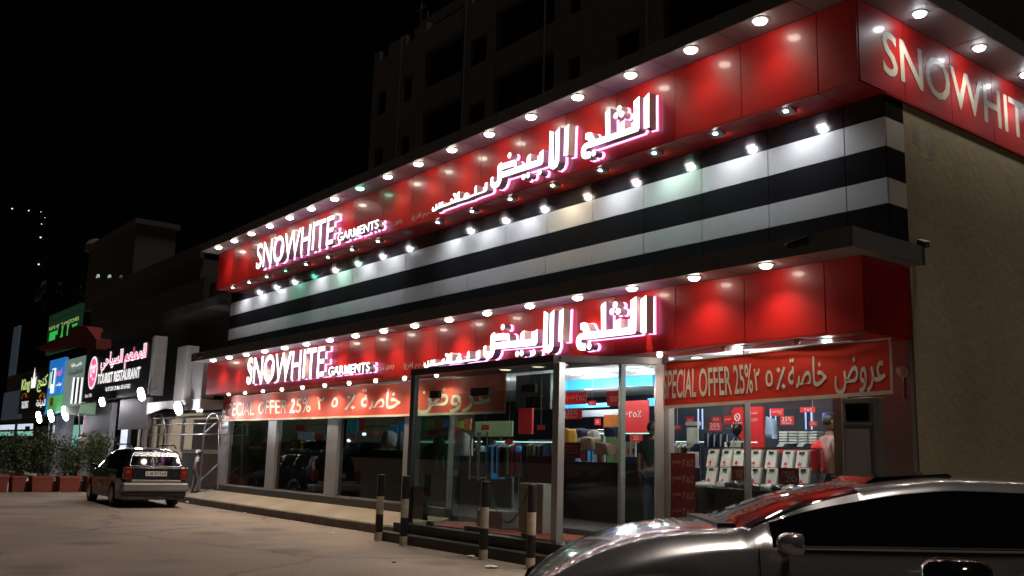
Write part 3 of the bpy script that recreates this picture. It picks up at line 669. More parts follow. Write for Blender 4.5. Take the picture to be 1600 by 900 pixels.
# blue-lit bulkheads and ceiling lamps
def inbox(name, x0, y0, x1, y1, Y, d, m, parent=None): return pbox(name, x0, y0, x1, y1, Y, d, m, parent)
inbox('ceiling_bulkhead', 868, 583, 1030, 590, 14.5, .3, M['ceil'], B)
inbox('cove_light', 868, 591.5, 1019, 606, 14.6, .06, M['bluecove'], B)
inbox('cove_light', 868, 631, 950, 637, 17.2, .06, M['bluecove'], B)
inbox('cove_light', 1012, 622, 1024, 634, 17.2, .06, M['bluecove'], B)
inbox('ceiling_bulkhead', 868, 641, 975, 651, 17.6, .3, M['ceil'], B)
cl = [(900, 597, 14), (990, 591, 14), (933, 611, 14.9), (985, 609, 14.9), (925, 620, 15.6), (918, 639, 17.1), (935, 638, 16.9), (961, 637, 16.8), (1018, 608, 15), (1090, 640, 13), (1200, 640, 14)]
for i, (x, y, Y) in enumerate(cl):
    p = bp(x, y, y=Y); z = 3.41
    t = thing('ceiling_lamp', (p.x, Y, z), f'{ORD[i]} round ceiling lamp from the entrance through the angled side glass' if i < 9 else ('round ceiling lamp over the left half of the corner window' if i == 9 else 'round ceiling lamp over the right half of the corner window'), 'lamp', 'round ceiling lamps inside the shop')
    MB().lathe((p.x, Y, z), [(.14, 0), (.14, -.012), (.10, -.015)], 14).build('lamp_rim', M['lampbox'], t)
    MB().lathe((p.x, Y, z-.014), [(.10, 0), (.10, -.01), (.05, -.015)], 14).build('lamp_glass', M['ceillamp'], t)
    if i < 9: point(p.x, Y, z-.25, 34, (1, .96, .93), t, .1)
for x, y, P, w_ in ((-8.9, 11.12, 75, 'front'), (-10.2, 12.9, 60, 'rear left'), (-7.4, 11.15, 60, 'rear right')):
    t = thing('ceiling_lamp', (x, y, 3.41), w_+' one of three ceiling lamps over the packed shirts', 'lamp', 'lamps over the shirt display')
    MB().lathe((x, y, 3.41), [(.14, 0), (.14, -.012), (.10, -.015)], 14).build('lamp_rim', M['lampbox'], t)
    MB().lathe((x, y, 3.395), [(.10, 0), (.10, -.01), (.05, -.015)], 14).build('lamp_glass', M['ceillamp'], t)
    point(x, y, 3.1, P, (1, .97, .95), t, .1)
for x, y, P, w_ in ((-25.5, 13.5, 8, 'leftmost display window'), (-22, 14, 22, 'second display window'), (-18.6, 13.8, 40, 'third display window'), (-15, 13.6, 34, 'glass entrance')):
    t = thing('ceiling_lamp', (x, y, 3.41), 'round ceiling lamp deep inside behind the '+w_, 'lamp', 'lamps behind the long window row')
    MB().lathe((x, y, 3.41), [(.14, 0), (.14, -.012), (.10, -.015)], 14).build('lamp_rim', M['lampbox'], t)
    MB().lathe((x, y, 3.395), [(.10, 0), (.10, -.01), (.05, -.015)], 14).build('lamp_glass', M['ceillamp'], t)
    point(x, y, 3.1, P, (.9, .97, 1), t, .1)
# --- display platforms and backboards
def furn(name, label, cat, parts, loc, group=None):
    t = thing(name, loc, label, cat, group)
    for n, a, b, m in parts: box(n, a, b, M[m], t, bevel=.004)
    return t
def px_thing(name, label, cat, rect, Y, d, m, group=None):
    o = pbox(name, *rect, Y, d, M[m] if isinstance(m, str) else m); return tag(o, label, cat, group)
px_thing('backboard', 'dark backboard behind the leftmost display window', 'display board', (352, 694, 424, 768), 11.5, .05, 'backb')
px_thing('backboard', 'dark backboard behind the second display window from the left', 'display board', (440, 706, 516, 780), 11.5, .05, 'backb')
px_thing('backboard', 'grey backboard behind the third display window from the left', 'display board', (533, 703, 640, 800), 11.5, .05, 'greyb')
px_thing('maroon_strip', 'maroon vinyl strip at the left side of the leftmost display window', 'sticker', (353, 696, 372, 760), 10.78, .006, 'maroon')
px_thing('maroon_strip', 'maroon vinyl strip at the right side of the leftmost display window', 'sticker', (412, 700, 421, 764), 10.78, .006, 'maroon')
px_thing('maroon_strip', 'maroon vinyl strip at the left side of the second display window', 'sticker', (434, 690, 446, 770), 10.78, .006, 'maroon')
px_thing('maroon_strip', 'maroon vinyl strip at the right side of the second display window', 'sticker', (502, 696, 515, 774), 10.78, .006, 'maroon')
px_thing('maroon_strip', 'maroon vinyl strip at the left side of the third display window', 'sticker', (532, 655, 541, 700), 10.78, .006, 'maroon')
px_thing('display_platform', 'black display platform behind the angled side glass of the entrance', 'platform', (868, 722, 1012, 850), 12.6, .6, 'backb')
px_thing('display_platform', 'black display platform under the packed shirts in the corner window', 'platform', (1086, 768, 1320, 850), 11.6, .5, 'backb')
def sticker(rect, Y, lines, m, label, cat='sticker', tm='cardwhite', group=None, side=None):
    o = pbox('card', *rect, Y, .01, M[m]); tag(o, label, cat, group)
    a = bp(rect[0], (rect[1]+rect[3])/2, y=Y); b = bp(rect[2], (rect[1]+rect[3])/2, y=Y)
    zt = bp((rect[0]+rect[2])/2, rect[1], y=Y).z; zb = bp((rect[0]+rect[2])/2, rect[3], y=Y).z
    W, H = b.x-a.x, zt-zb
    for s, u0, u1, v0, v1 in lines:
        text_on(s, a.x+W*u0, a.x+W*u1, zb+H*v0, zb+H*v1, Y-.003, M[tm], o, depth=0)
    return o
M['fadedtxt'] = mat('faded_white_print', (.30, .22, .20), .6)
PCT = '٢٥٪'
sticker((1048, 708, 1086, 812), 10.66, [(s, u0, u1, v, v+.11) for v in (.80, .555, .31, .065) for s, u0, u1 in ((PCT, .5, .95), (shape('خصم'), .08, .45))], 'maroon', 'dark red window sticker repeating a 25 percent offer, left side of the corner window', 'sticker', 'fadedtxt')
sticker((1143, 728, 1167, 751), 11.2, [('OFFER', .2, .8, .55, .75), ('70', .3, .7, .2, .48)], 'maroon', 'dark red price card among the packed shirts, left of the window joint', 'card', 'fadedtxt')
sticker((1216, 731, 1248, 757), 11.2, [('OFFER', .2, .8, .6, .8), ('20', .35, .9, .15, .55)], 'maroon', 'dark red price card among the packed shirts, right of the window joint', 'card', 'fadedtxt')
sticker((1108, 660, 1127, 673), 11.6, [('25%', .1, .9, .42, .9), ('DISCOUNT', .08, .92, .1, .32)], 'posterred', 'bright red 25% discount card left of the mannequin in the corner window', 'card')
sticker((1219, 650, 1240, 664), 11.6, [('25%', .12, .88, .42, .9), ('DISCOUNT', .15, .85, .12, .32)], 'posterred', 'red 25% discount card hanging right of the window joint', 'card')
sticker((1072, 651, 1084, 663), 12.2, [('50', .2, .8, .3, .7)], 'posterred', 'small red card high at the left edge of the corner window', 'card')
sticker((1112, 651, 1126, 659), 12.2, [('25', .2, .8, .3, .7)], 'posterred', 'small red card just above the bright red discount card', 'card')
sticker((1131, 649, 1144, 663), 11.8, [(shape('خصم'), .1, .9, .3, .75)], 'posterred', 'red Arabic offer card left of the no smoking card', 'card')
ns_ = sticker((1143, 640, 1161, 663), 11.7, [('NO SMOKING', .1, .9, .06, .14)], 'posterred', 'red card with white no smoking ring over the mannequin', 'card')
p = bp(1152, 652, y=11.69); MB().ring([(p.x+.05*math.cos(k*.5236), 11.69, p.z+.055*math.sin(k*.5236)) for k in range(12)], .007, 5, closed=True).ring([(p.x-.03, 11.69, p.z+.035), (p.x+.03, 11.69, p.z-.035)], .006, 5).build('ring_symbol', M['cardwhite'], ns_)
sticker((1166, 640, 1187, 660), 11.7, [(shape('تخفيضات'), .15, .85, .62, .86), ('SALE ENDS', .15, .85, .22, .32), ('THIS MONTH', .15, .85, .08, .18)], 'posterred', 'red notice card with white text right of the no smoking card', 'card')
sticker((1204, 638, 1224, 650), 11.8, [(PCT, .55, .9, .25, .8), (shape('خصم'), .1, .5, .25, .8)], 'posterred', 'red offer card half hidden by the banner hem, right of the window joint', 'card')
sticker((1250, 636, 1273, 644), 11.8, [(PCT, .3, .8, .2, .8)], 'posterred', 'red card half hidden by the banner hem near the cabinet', 'card')
sc = mat('purple_screen', (.2, .05, .5), .3, emis=(.38, .10, 1), es=.9)
px_thing('screen', 'small glowing purple screen high at the right of the corner window', 'screen', (1285, 645, 1301, 659), 14, .04, sc)
o = px_thing('poster', 'tall red poster panel behind the mannequin in the corner window', 'poster', (1146, 636, 1192, 706), 13.6, .05, 'posterred')
# vinyl blue letters low on the corner glass: LED dotted strips on the slatwall
for i, x in enumerate((1091.5, 1098, 1204.5, 1212, 1259, 1268)):
    p0 = bp(x, 640, y=16.9); p1 = bp(x, 672, y=16.9)
    s = MB()
    for k in range(12):
        z = p0.z+(p1.z-p0.z)*k/12; s.box((p0.x-.012, 16.88, z-.022), (p0.x+.012, 16.9, z+.012))
    tag(s.build('led_strip', M['ceillamp'] if 0 else mat('blue_white_led_%d' % i, (.5,.6,1), .4, emis=(.35,.45,1), es=1.2)), f'{ORD[i]} vertical strip of bluish dots from the left on the dark slatwall', 'light strip', 'vertical light strips on the slatwall')
# packed shirts
def shirt_pack(px, py, Y, label, group, wd=.175, h=.255, tilt=.25, frame='beigec'):
    p = bp(px, py, y=Y); t = thing('shirt_pack', p, label, 'packed shirt', group)
    def xf(a, b, c): return (p.x+a, p.y+b+(c)*tilt, p.z+c)
    def ob(name, a0, b0, c0_, a1, b1, c1_, m):
        vs = [xf(x, y, z) for z in (c0_, c1_) for x, y in ((a0,b0),(a1,b0),(a1,b1),(a0,b1))]
        MB().add(vs, [(0,3,2,1),(4,5,6,7),(0,1,5,4),(1,2,6,5),(2,3,7,6),(3,0,4,7)]).build(name, M[m], t)
    ob('card_back', -wd/2-.012, .012, -h/2-.02, wd/2+.012, .03, h/2+.015, frame)
    ob('folded_shirt', -wd/2, -.014, -h/2, wd/2, .010, h/2, 'shirtw')
    ob('collar', -.04, -.028, h/2-.045, .04, -.016, h/2-.01, 'blackc')
    hx = -.02; k = .9
    ob('house_print', hx-.022, -.018, -h/2+.012, hx+.022, -.0145, -h/2+.06, 'posterred')
    MB().add([xf(hx-.034, -.018, -h/2+.058), xf(hx+.034, -.018, -h/2+.058), xf(hx, -.018, -h/2+.105)]+[xf(hx-.034, -.0145, -h/2+.058), xf(hx+.034, -.0145, -h/2+.058), xf(hx, -.0145, -h/2+.105)], [(0,1,2),(5,4,3),(0,3,4,1),(1,4,5,2),(2,5,3,0)]).build('house_print', M['posterred'], t)
    ob('house_print_window', hx-.010, -.021, -h/2+.022, hx+.010, -.0185, -h/2+.05, 'shirtw')
    for q in (.0, -.045, .045): ob('button', .012, -.017, q-.004, .018, -.0145, q+.004, 'blackc')
pk = 'packed white shirts with a red house print in the corner window'
for i, x in enumerate((1113, 1135, 1154, 1181, 1205, 1231, 1253)):
    shirt_pack(x, 716+i*.5, 11.62, f'{ORD[i]} white packed shirt from the left in the upper display row', pk)
for i, x in enumerate((1111, 1132, 1180, 1206, 1255)):
    shirt_pack(x, 744+i*.6, 11.38, f'{ORD[i]} white packed shirt from the left in the lower display row', pk)
rk = thing('display_rack', (-8.8, 11.7, .4), 'two tier slanted rack carrying the packed white shirts', 'rack')
a_ = bp(1100, 731, y=11.6); b_ = bp(1268, 736, y=11.6)
box('rack_shelf', (a_.x, 11.55, a_.z-.015), (b_.x, 11.75, a_.z+.002), M['plastic'], rk)
box('rack_shelf', (a_.x, 11.31, a_.z-.31), (b_.x, 11.6, a_.z-.295), M['plastic'], rk)
box('rack_shelf', (a_.x, 11.72, a_.z+.31), (b_.x, 11.9, a_.z+.325), M['plastic'], rk)
for x in (a_.x, (a_.x+b_.x)/2, b_.x): box('rack_upright', (x-.012, 11.78, .41), (x+.012, 11.81, a_.z+.31), M['steel'], rk)
# glossy bags on the platform edge
def lump(name, px, py, Y, rx_, ry_, rz_, m, label, cat, group=None, seed=0, n=2):
    p = bp(px, py, y=Y); r = random.Random(seed)
    bm = bmesh.new(); bmesh.ops.create_icosphere(bm, subdivisions=3, radius=1)
    ph = [(r.uniform(2, 5), r.uniform(0, 6), r.uniform(2, 5), r.uniform(0, 6)) for _ in range(3)]
    for v in bm.verts:
        c = v.co.copy(); k = 1+sum(.09*math.sin(a*c.x+b+c.z*2)*math.cos(d*c.y+e) for a, b, d, e in ph)+.05*math.sin(c.z*14+c.x*5+seed)
        if cat in ('garment', 'shirt'): q_ = .55; c = Vector([math.copysign(abs(u_)**q_, u_)*.86 for u_ in c])
        z = c.z*k; z = max(z, -.35)
        v.co = (p.x+c.x*k*rx_, p.y+c.y*k*ry_, p.z+z*rz_)
    for f in bm.faces: f.smooth = True
    me = bpy.data.meshes.new(name); bm.to_mesh(me); bm.free(); me.materials.append(M[m] if isinstance(m, str) else m)
    o = link(name, me); return tag(o, label, cat, group)
M['bag'] = mat('glossy_black_film', (.02, .02, .022), .12, coat=1, bump=.5, bs=25)
M['bagw'] = mat('clear_white_film', (.35, .35, .36), .15, coat=1, bump=.5, bs=25)
for i, (x, y, m) in enumerate(((1100, 757, 'bagw'), (1128, 758, 'bagw'), (1146, 757, 'bag'), (1168, 759, 'bag'), (1182, 761, 'bag'), (1200, 762, 'bagw'), (1217, 763, 'bag'), (1236, 764, 'bagw'), (1256, 762, 'bag'))):
    lump('film_pack', x, y+2, 11.25, .14, .10, .075, m, f'{ORD[i]} {"black" if m == "bag" else "pale"} film wrapped pack from the left along the front of the display', 'packed garment', 'film wrapped packs on the display', i)
# hanger stand at the left, suits, striped shirt, folded shelf
t = thing('hanger_stand', (-10, 12, .4), 'rack of white hangers at the left edge of the corner window', 'hanger rack')
for r_ in range(2):
    for k in range(7):
        x = 1075+k*2.6; y0 = 668+r_*38; p = bp(x, y0, y=11.9); q = bp(x, y0+22, y=11.9)
        MB().box((p.x-.010, 11.88, q.z), (p.x+.010, 11.91, p.z)).box((p.x-.016, 11.87, q.z-.03), (p.x+.016, 11.92, q.z)).build('hanger', M['shirtw'], t)
a_ = bp(1073, 665, y=11.9); b_ = bp(1093, 665, y=11.9); box('hanger_rail', (a_.x, 11.87, a_.z), (b_.x, 11.93, a_.z+.06), M['shirtw'], t)
t = thing('suit_rail', (-10, 13, .4), 'rail of navy suits with white shirt fronts left of the mannequin', 'clothes rail')
for k in range(4):
    x = 1100+k*10; p = bp(x, 677+k*.4, y=12.8); q = bp(x+9, 698, y=12.8)
    MB().prism([(p.x, 12.8, p.z-.03), (p.x+.05, 12.8, p.z+.01), (q.x-.03, 12.8, p.z), (q.x, 12.8, q.z), (p.x, 12.8, q.z)], 5, (0, .22, 0)).build('suit', M['navy'], t)
    MB().prism([(q.x-.045, 12.79, p.z-.01), (q.x-.02, 12.79, p.z-.01), (q.x-.03, 12.79, q.z), (q.x-.05, 12.79, q.z)], 4, (0, .008, 0)).build('shirt_front', M['shirtw'], t)
p = bp(1098, 674, y=12.9); q = bp(1142, 674, y=12.9); MB().cyl((p.x, 12.9, p.z+.03), (q.x, 12.9, p.z+.03), .012).build('rail', M['steel'], t)
t = thing('folded_shirt_shelf', (-9, 14, .4), 'shelf of folded pale shirts in tidy stacks at the right of the corner window', 'shelf')
for cx_ in range(4):
    for r_ in range(5):
        x = 1217+cx_*15.5; y = 674+r_*4.2; p = bp(x, y, y=13.6); q = bp(x+12.5, y+2.8, y=13.6)
        box('folded_shirt', (p.x, 13.6, q.z), (q.x, 13.9, p.z), M['shirtw'], t, bevel=.004)
    x = 1216+cx_*15.5; p = bp(x, 693, y=13.55); q = bp(x+14, 698, y=13.55)
    MB().prism([(p.x, 13.5, q.z), (q.x-.05, 13.5, q.z), (q.x, 13.5, p.z), (p.x+.05, 13.5, p.z)], 4, (0, .2, 0)).build('folded_shirt', M['blackc'] if cx_ % 2 else M['shirtw'], t)
p = bp(1212, 699, y=13.4); q = bp(1284, 699, y=13.4)
box('shelf_board', (p.x, 13.4, p.z-.03), (q.x, 13.95, p.z-.01), M['steel'], t); box('shelf_front', (p.x, 13.38, p.z-.09), (q.x, 13.40, p.z-.035), M['posterred'], t)
px_thing('shelf_light', 'thin pale light strip on the shelf edge left in the corner window', 'light strip', (1056, 690, 1182, 691.2), 13.3, .02, 'teal')
lump('striped_shirt', 1205, 676, 12.2, .10, .08, .26, mat('blue_striped_cloth', (.30, .40, .55), .8), 'pale blue shirt on a stand just right of the window joint', 'shirt', seed=4)
lump('red_garment', 1277, 722, 12.0, .09, .1, .34, 'posterred', 'red folded garments stacked at the right end of the display', 'garment', seed=9)
# behind the angled side glass
sticker((884, 613, 916, 632), 13.2, [(PCT, .52, .95, .3, .8), (shape('خصم'), .08, .48, .3, .8)], 'posterred', 'red hanging card with Arabic 25 percent offer behind the side glass', 'card')
sticker((871, 614, 883, 632), 13.0, [(PCT, .2, .9, .3, .7)], 'posterred', 'narrow red hanging card next to the corner post of the porch', 'card')
sticker((884, 638, 909, 655), 12.9, [('25%', .08, .75, .4, .9), ('DISCOUNT', .08, .75, .12, .3)], 'posterred', 'red 25% discount card behind the left part of the side glass', 'card')
sticker((948, 611, 971, 634), 13.2, [('SPECIAL', .2, .8, .5, .65), ('OFFER', .25, .75, .3, .45)], 'posterred', 'square red hanging card beside the middle joint of the side glass', 'card')
sticker((966, 626, 1014, 676), 14.6, [(PCT, .35, .75, .48, .68), (shape('خصم'), .1, .32, .5, .66)], 'posterred', 'large red offer poster in the middle of the shop', 'poster')
sticker((984, 676, 1004, 692), 14.4, [('25', .3, .7, .3, .7)], 'posterred', 'small red card on the clothes table under the large poster', 'card')
sticker((929, 654, 938, 664), 14.4, [('25', .3, .7, .3, .7)], 'posterred', 'tiny red card against the dark wall left of the orange panel', 'card')
sticker((870, 660, 880, 671), 12.8, [(PCT, .2, .9, .3, .7)], 'posterred', 'tiny red card above the yellow garment', 'card')
px_thing('orange_panel', 'square orange panel hanging in front of the large red poster', 'card', (943, 648, 968, 671), 14, .03, 'orange')
sticker((881, 691, 907, 716), 12.0, [('SPECIAL OFFER', .15, .85, .72, .80), ('BUY TWO', .15, .85, .5, .58), ('GET ONE', .15, .85, .3, .38)], 'maroon', 'dark red notice on the platform at the left of the side glass', 'card', 'fadedtxt')
for i, (x, y, a1, c1_, m, l) in enumerate(((888, 690, .20, .30, 'yellow', 'yellow garment behind the side glass'), (920, 698, .26, .22, 'beigec', 'beige folded garments left of the side glass joint'), (945, 705, .30, .2, 'beigec', 'beige folded garments right of the first pile'), (905, 680, .2, .16, 'navy', 'dark blue garment pile above the beige garments'), (957, 678, .2, .16, 'navy', 'dark blue garment pile under the orange panel'), (928, 684, .1, .16, 'shirtw', 'small white garment between two dark blue piles'))):
    lump('garment', x, y, 12.9+.1*i, a1, .16, c1_, m, l, 'garment', seed=i+20)
for k in range(4):
    o = px_thing('picture_pack', f'{ORD[k]} white printed pack from the left in front of the red poster', 'packed garment', (962+k*8, 690, 969+k*8, 714), 12.7, .03, 'shirtw', 'printed packs behind the side glass')
    a_ = bp(965.5+k*8, 704, y=12.69); box('print', (a_.x-.02, 12.692, a_.z-.06), (a_.x+.02, 12.699, a_.z+.04), M['navy'] if k % 2 else M['posterred'], o)
px_thing('shelf_light', 'thin teal light strip behind the angled side glass', 'light strip', (890, 676.5, 1016, 678), 13.6, .02, 'teal')
# long windows
def tx(rect, Y, s, m, parent): 
    a = bp(rect[0], (rect[1]+rect[3])/2, y=Y); b = bp(rect[2], (rect[1]+rect[3])/2, y=Y); zt = bp((rect[0]+rect[2])/2, rect[1], y=Y).z; zb = bp((rect[0]+rect[2])/2, rect[3], y=Y).z
    return text_on(s, a.x, b.x, zb, zt, Y, m, parent, depth=0)
M['litred'] = mat('lit_red_white_plate', (.6,.2,.2), .5, emis=(1,.5,.5), es=.25)
sticker((381, 697, 410, 702), 11.44, [('DISCOUNT', .05, .95, .15, .85)], 'posterred', 'small red and white sign on top of the leftmost backboard', 'sign')
for i, (x, y, Y, a1, c1_, m, l) in enumerate((
    (417, 690, 11.7, .12, .12, 'yellow', 'small yellow garment in the leftmost display window'),
    (449, 702, 11.6, .22, .2, 'orange', 'orange garment on top of the second backboard'), (461, 700, 11.6, .25, .22, 'yellow', 'yellow garment heap on top of the second backboard'), (472, 697, 11.7, .22, .2, 'yellow', 'yellow garment heap right of the first yellow heap'),
    (488, 700, 11.7, .3, .2, 'blackc', 'dark garment heap in the middle of the second display window'), (503, 699, 11.7, .3, .2, 'blackc', 'dark garment heap at the right of the second display window'),
    (565, 698, 11.7, .3, .14, 'green', 'green garment heap at the left of the third display window'), (580, 699, 11.7, .3, .14, 'green', 'green garment heap in the middle of the third display window'), (596, 699, 11.7, .3, .12, 'beigec', 'beige garment heap in the third display window'),
    (608, 690, 11.8, .2, .3, 'shirtw', 'white garment heap on the third backboard'), (553, 708, 11.3, .18, .3, 'mannq', 'dark round object low at the left of the third display window'))):
    lump('garment', x, y, Y, a1, .2, c1_, m, l, 'garment', seed=i+40)
def robe(px, py0, py1, Y, w0, w1, m, label):
    a = bp(px, py0, y=Y); b = bp(px, py1, y=Y); h = a.z-b.z; n = 20
    prof = [(w1, 0), (w1*.86, h*.35), (w0*1.5, h*.7), (w0*1.2, h*.85), (w0*.5, h*.92), (w0*.42, h)]
    o = MB(); vs = []
    for r_, z in prof:
        for k in range(n):
            an = 2*math.pi*k/n; rr = r_*(1+.08*math.sin(5*an)); vs.append((b.x+rr*math.cos(an), Y+rr*.6*math.sin(an), b.z+z))
    o.add(vs, [(i*n+k, i*n+(k+1) % n, (i+1)*n+(k+1) % n, (i+1)*n+k) for i in range(len(prof)-1) for k in range(n)]+[tuple(range(n)), tuple((len(prof)-1)*n+k for k in range(n))])
    tag(o.build('draped_robe', M[m], smooth=True), label, 'robe')
robe(424, 656, 694, 11.9, .12, .26, 'beigec', 'pale draped robe on a stand at the right of the leftmost display window')
robe(625, 672, 703, 11.8, .05, .13, 'shirtw', 'white pointed robe on a stand at the right of the third display window')
robe(724, 676, 712, 12.6, .18, .3, 'shirtw', 'white draped garment behind the left glass door')
robe(686, 678, 712, 12.6, .12, .3, 'green', 'pale green draped garment at the far left behind the porch glass')
px_thing('sign_board', 'pale blue and white sign board deep in the second display window', 'sign', (460, 675, 489, 688), 13, .04, mat('pale_sign_board', (.35,.45,.5), .5, emis=(.4,.5,.55), es=.2))
px_thing('sign_board', 'dark red sign board beside the pale one in the second display window', 'sign', (490, 677, 504, 688), 13.1, .04, 'posterred')
px_thing('poster', 'blue poster at the right of the second display window', 'poster', (505, 679, 517, 690), 13.1, .04, 'blueposter')
px_thing('poster', 'blue hanging poster in the middle of the third display window', 'poster', (607, 665, 620, 688), 13, .03, 'blueposter')
o = px_thing('poster', 'blue poster with a white round emblem at the right of the third display window', 'poster', (623, 658, 640, 689), 12.6, .03, 'blueposter')
p = bp(632, 663, y=12.58); MB().lathe(p, [(.07, 0), (.07, .01)], 16, axis=(0, 1, 0)).build('round_emblem', M['cardwhite'], o)
px_thing('poster', 'blue and green poster at the left of the third display window', 'poster', (543, 656, 558, 678), 13, .03, mat('teal_poster', (.03,.2,.25), .5, emis=(.03,.2,.25), es=.3))
px_thing('poster', 'small red poster at the left of the third display window', 'poster', (560, 655, 570, 672), 13.2, .03, 'posterred')
for (x0, x1, y, Y, l) in ((464, 518, 689.5, 12.4, 'in the second display window'), (608, 640, 689, 12.4, 'in the third display window'), (653, 735, 690.5, 12.8, 'behind the left glass door'), (742, 752, 690, 12.8, 'near the middle of the glass doors'), (775, 861, 690.5, 12.4, 'behind the right glass door')):
    px_thing('shelf_light', 'thin bright teal light strip '+l, 'light strip', (x0, y-.8, x1, y+.8), Y, .03, 'teal')
for (x0, x1, y) in ((478, 520, 664), (560, 612, 667)):
    p = bp(x0, y, y=12.2); q = bp(x1, y, y=12.2)
    r_ = thing('hanging_rail', p, 'hanging metal rail in the '+('second' if x0 < 500 else 'third')+' display window', 'rail')
    MB().cyl((p.x, 12.2, p.z), (q.x, 12.2, p.z), .015, 8).build('rail_tube', M['steel'], r_)
    for x in (p.x+.1, q.x-.1): MB().cyl((x, 12.2, p.z), (x, 12.2, 3.4), .005, 6).build('rail_rod', M['steel'], r_)
pl = bp(572, 680, y=12.6)
for k, (x, y) in enumerate(((569, 679), (545, 689))):
    pl = bp(x, y, y=12.6); t = thing('spot_lamp', pl, ('bright upper' if k == 0 else 'dimmer lower')+' white lamp glowing inside the third display window', 'lamp')
    MB().lathe(pl, [(.02, -.03), (.06, 0), (.05, .04), (.02, .05)], 12).build('lamp_glass', mat('inner_spot_glass%d' % k, (.9,.9,1), .4, emis=(.85,.9,1), es=5), t, smooth=True)
# behind the doors: panels added for street reflections, walls, red boards, shelves with goods
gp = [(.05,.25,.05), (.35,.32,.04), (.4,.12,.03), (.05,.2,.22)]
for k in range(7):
    m = mat('green_yellow_reflection_%d' % k, gp[k % 4], .5, emis=gp[k % 4], es=.2, var=.6, vs=9)  # street reflections of the door glass put into the panel colours
    px_thing('poster', f'{ORD[k]} green and yellow panel from the left added for street reflections, high behind the left glass door', 'poster', (656+k*11.5, 654+(k % 3)*2, 666.5+k*11.5, 672-(k % 2)*3), 13.9, .03, m, 'green and yellow reflection panels behind the doors')  # added panels for reflections in the door glass, not posters
yb = px_thing('sign_board', 'pale yellow green panel standing in for a street reflection, high behind the right glass door', 'sign', (742, 658, 800, 682), 13.9, .04, mat('yellow_green_reflection', (.22,.25,.12), .5, emis=(.22,.25,.12), es=.25))  # added panel, coloured as the reflection of lit shops opposite
px_thing('red_panel_board', 'dark red square board on the wall behind the right glass door', 'board', (764, 684, 782, 706), 13.4, .05, 'maroon')
px_thing('red_wall_panel', 'bright red wall panel behind the right fixed pane of the porch', 'board', (810, 638, 831, 678), 12.8, .05, 'posterred')
px_thing('wall_panel', 'grey wall panel with a dark opening above the red wall panel', 'board', (806, 585, 860, 640), 13.2, .06, 'greyb')
px_thing('screen', 'dark screen mounted beside the grey wall panel', 'screen', (822, 620, 846, 637), 13, .05, 'gloss')
px_thing('backboard', 'grey green low partition behind the doors', 'display board', (653, 706, 800, 812), 13.6, .06, 'greyb')
px_thing('backboard', 'dark red low partition behind the right fixed pane of the porch', 'display board', (822, 712, 862, 838), 12.4, .06, 'maroon')
sticker((646, 760, 668, 812), 9.47, [(PCT, .45, .95, .28, .42), (shape('خصم'), .05, .4, .28, .4), (PCT, .45, .95, .72, .86)], 'maroon', 'dark red offer sticker low on the left front pane of the porch', 'sticker', 'fadedtxt')
r_ = random.Random(12)
GC = ['shirtw', 'blueposter', 'green', 'navy', 'beigec', 'blackc', 'yellow']
for k in range(24):
    x = 658+(k % 4)*49+(k//4)*7.6+r_.uniform(-2, 2); c = GC[k//4]
    lump('garment', x, 700+r_.uniform(-4, 5), 13.0+r_.random()*.8, .09, .09, .10, c, f'small {dict(shirtw="white", blueposter="bright blue", green="green", navy="navy", beigec="beige", blackc="black", yellow="yellow")[c]} folded garment on the partition behind the doors, {"far left" if x < 700 else "left of centre" if x < 755 else "right of centre" if x < 800 else "far right"}', 'garment', 'small garments behind the doors', 100+k)

# rails of hanging clothes and dangling offer cards deeper in the shop
HC = ['navy', 'shirtw', 'blackc', 'beigec', 'maroon', 'blueposter', 'greyb', 'green']
def clothes_rail(x0, x1, y, Y, label, seed, hgt=.85):
    r_ = random.Random(seed); a = bp(x0, y, y=Y); b = bp(x1, y, y=Y); t = thing('clothes_rail', ((a.x+b.x)/2, Y, .4), label, 'clothes rail')
    MB().cyl((a.x, Y, a.z), (b.x, Y, a.z), .014, 8).build('rail_tube', M['steel'], t)
    for x in (a.x, b.x): MB().cyl((x, Y, .41), (x, Y, a.z), .014, 8).build('rail_leg', M['steel'], t)
    x = a.x+.05
    while x < b.x-.05:
        w_ = r_.uniform(.035, .06); h = hgt*r_.uniform(.75, 1); d = r_.uniform(.18, .24); z = a.z-.03
        MB().prism([(x, Y-d*.25, z), (x, Y+d*.25, z), (x, Y+d, z-.09), (x+.006, Y+d*.9, z-h), (x-.004, Y-d*.9, z-h), (x, Y-d, z-.09)], 6, (w_*.8, 0, 0)).build('hanging_garment', M[r_.choice(HC)], t)
        x += w_+.015
clothes_rail(466, 512, 692, 13.6, 'rail of mixed hanging clothes behind the second display window', 1)
clothes_rail(562, 606, 690, 13.4, 'rail of mixed hanging clothes behind the third display window', 2)
clothes_rail(662, 712, 686, 13.2, 'rail of mixed hanging clothes behind the left glass door', 3)
clothes_rail(772, 812, 690, 13.1, 'rail of mixed hanging clothes behind the right glass door', 4)
clothes_rail(826, 862, 688, 13.1, 'rail of mixed hanging clothes behind the right fixed front pane', 5)
clothes_rail(905, 962, 672, 14.6, 'rail of mixed hanging clothes below the orange panel behind the side glass', 6)
clothes_rail(1056, 1094, 690, 14.2, 'rail of mixed hanging clothes at the far left of the corner window', 7)
r_ = random.Random(4)
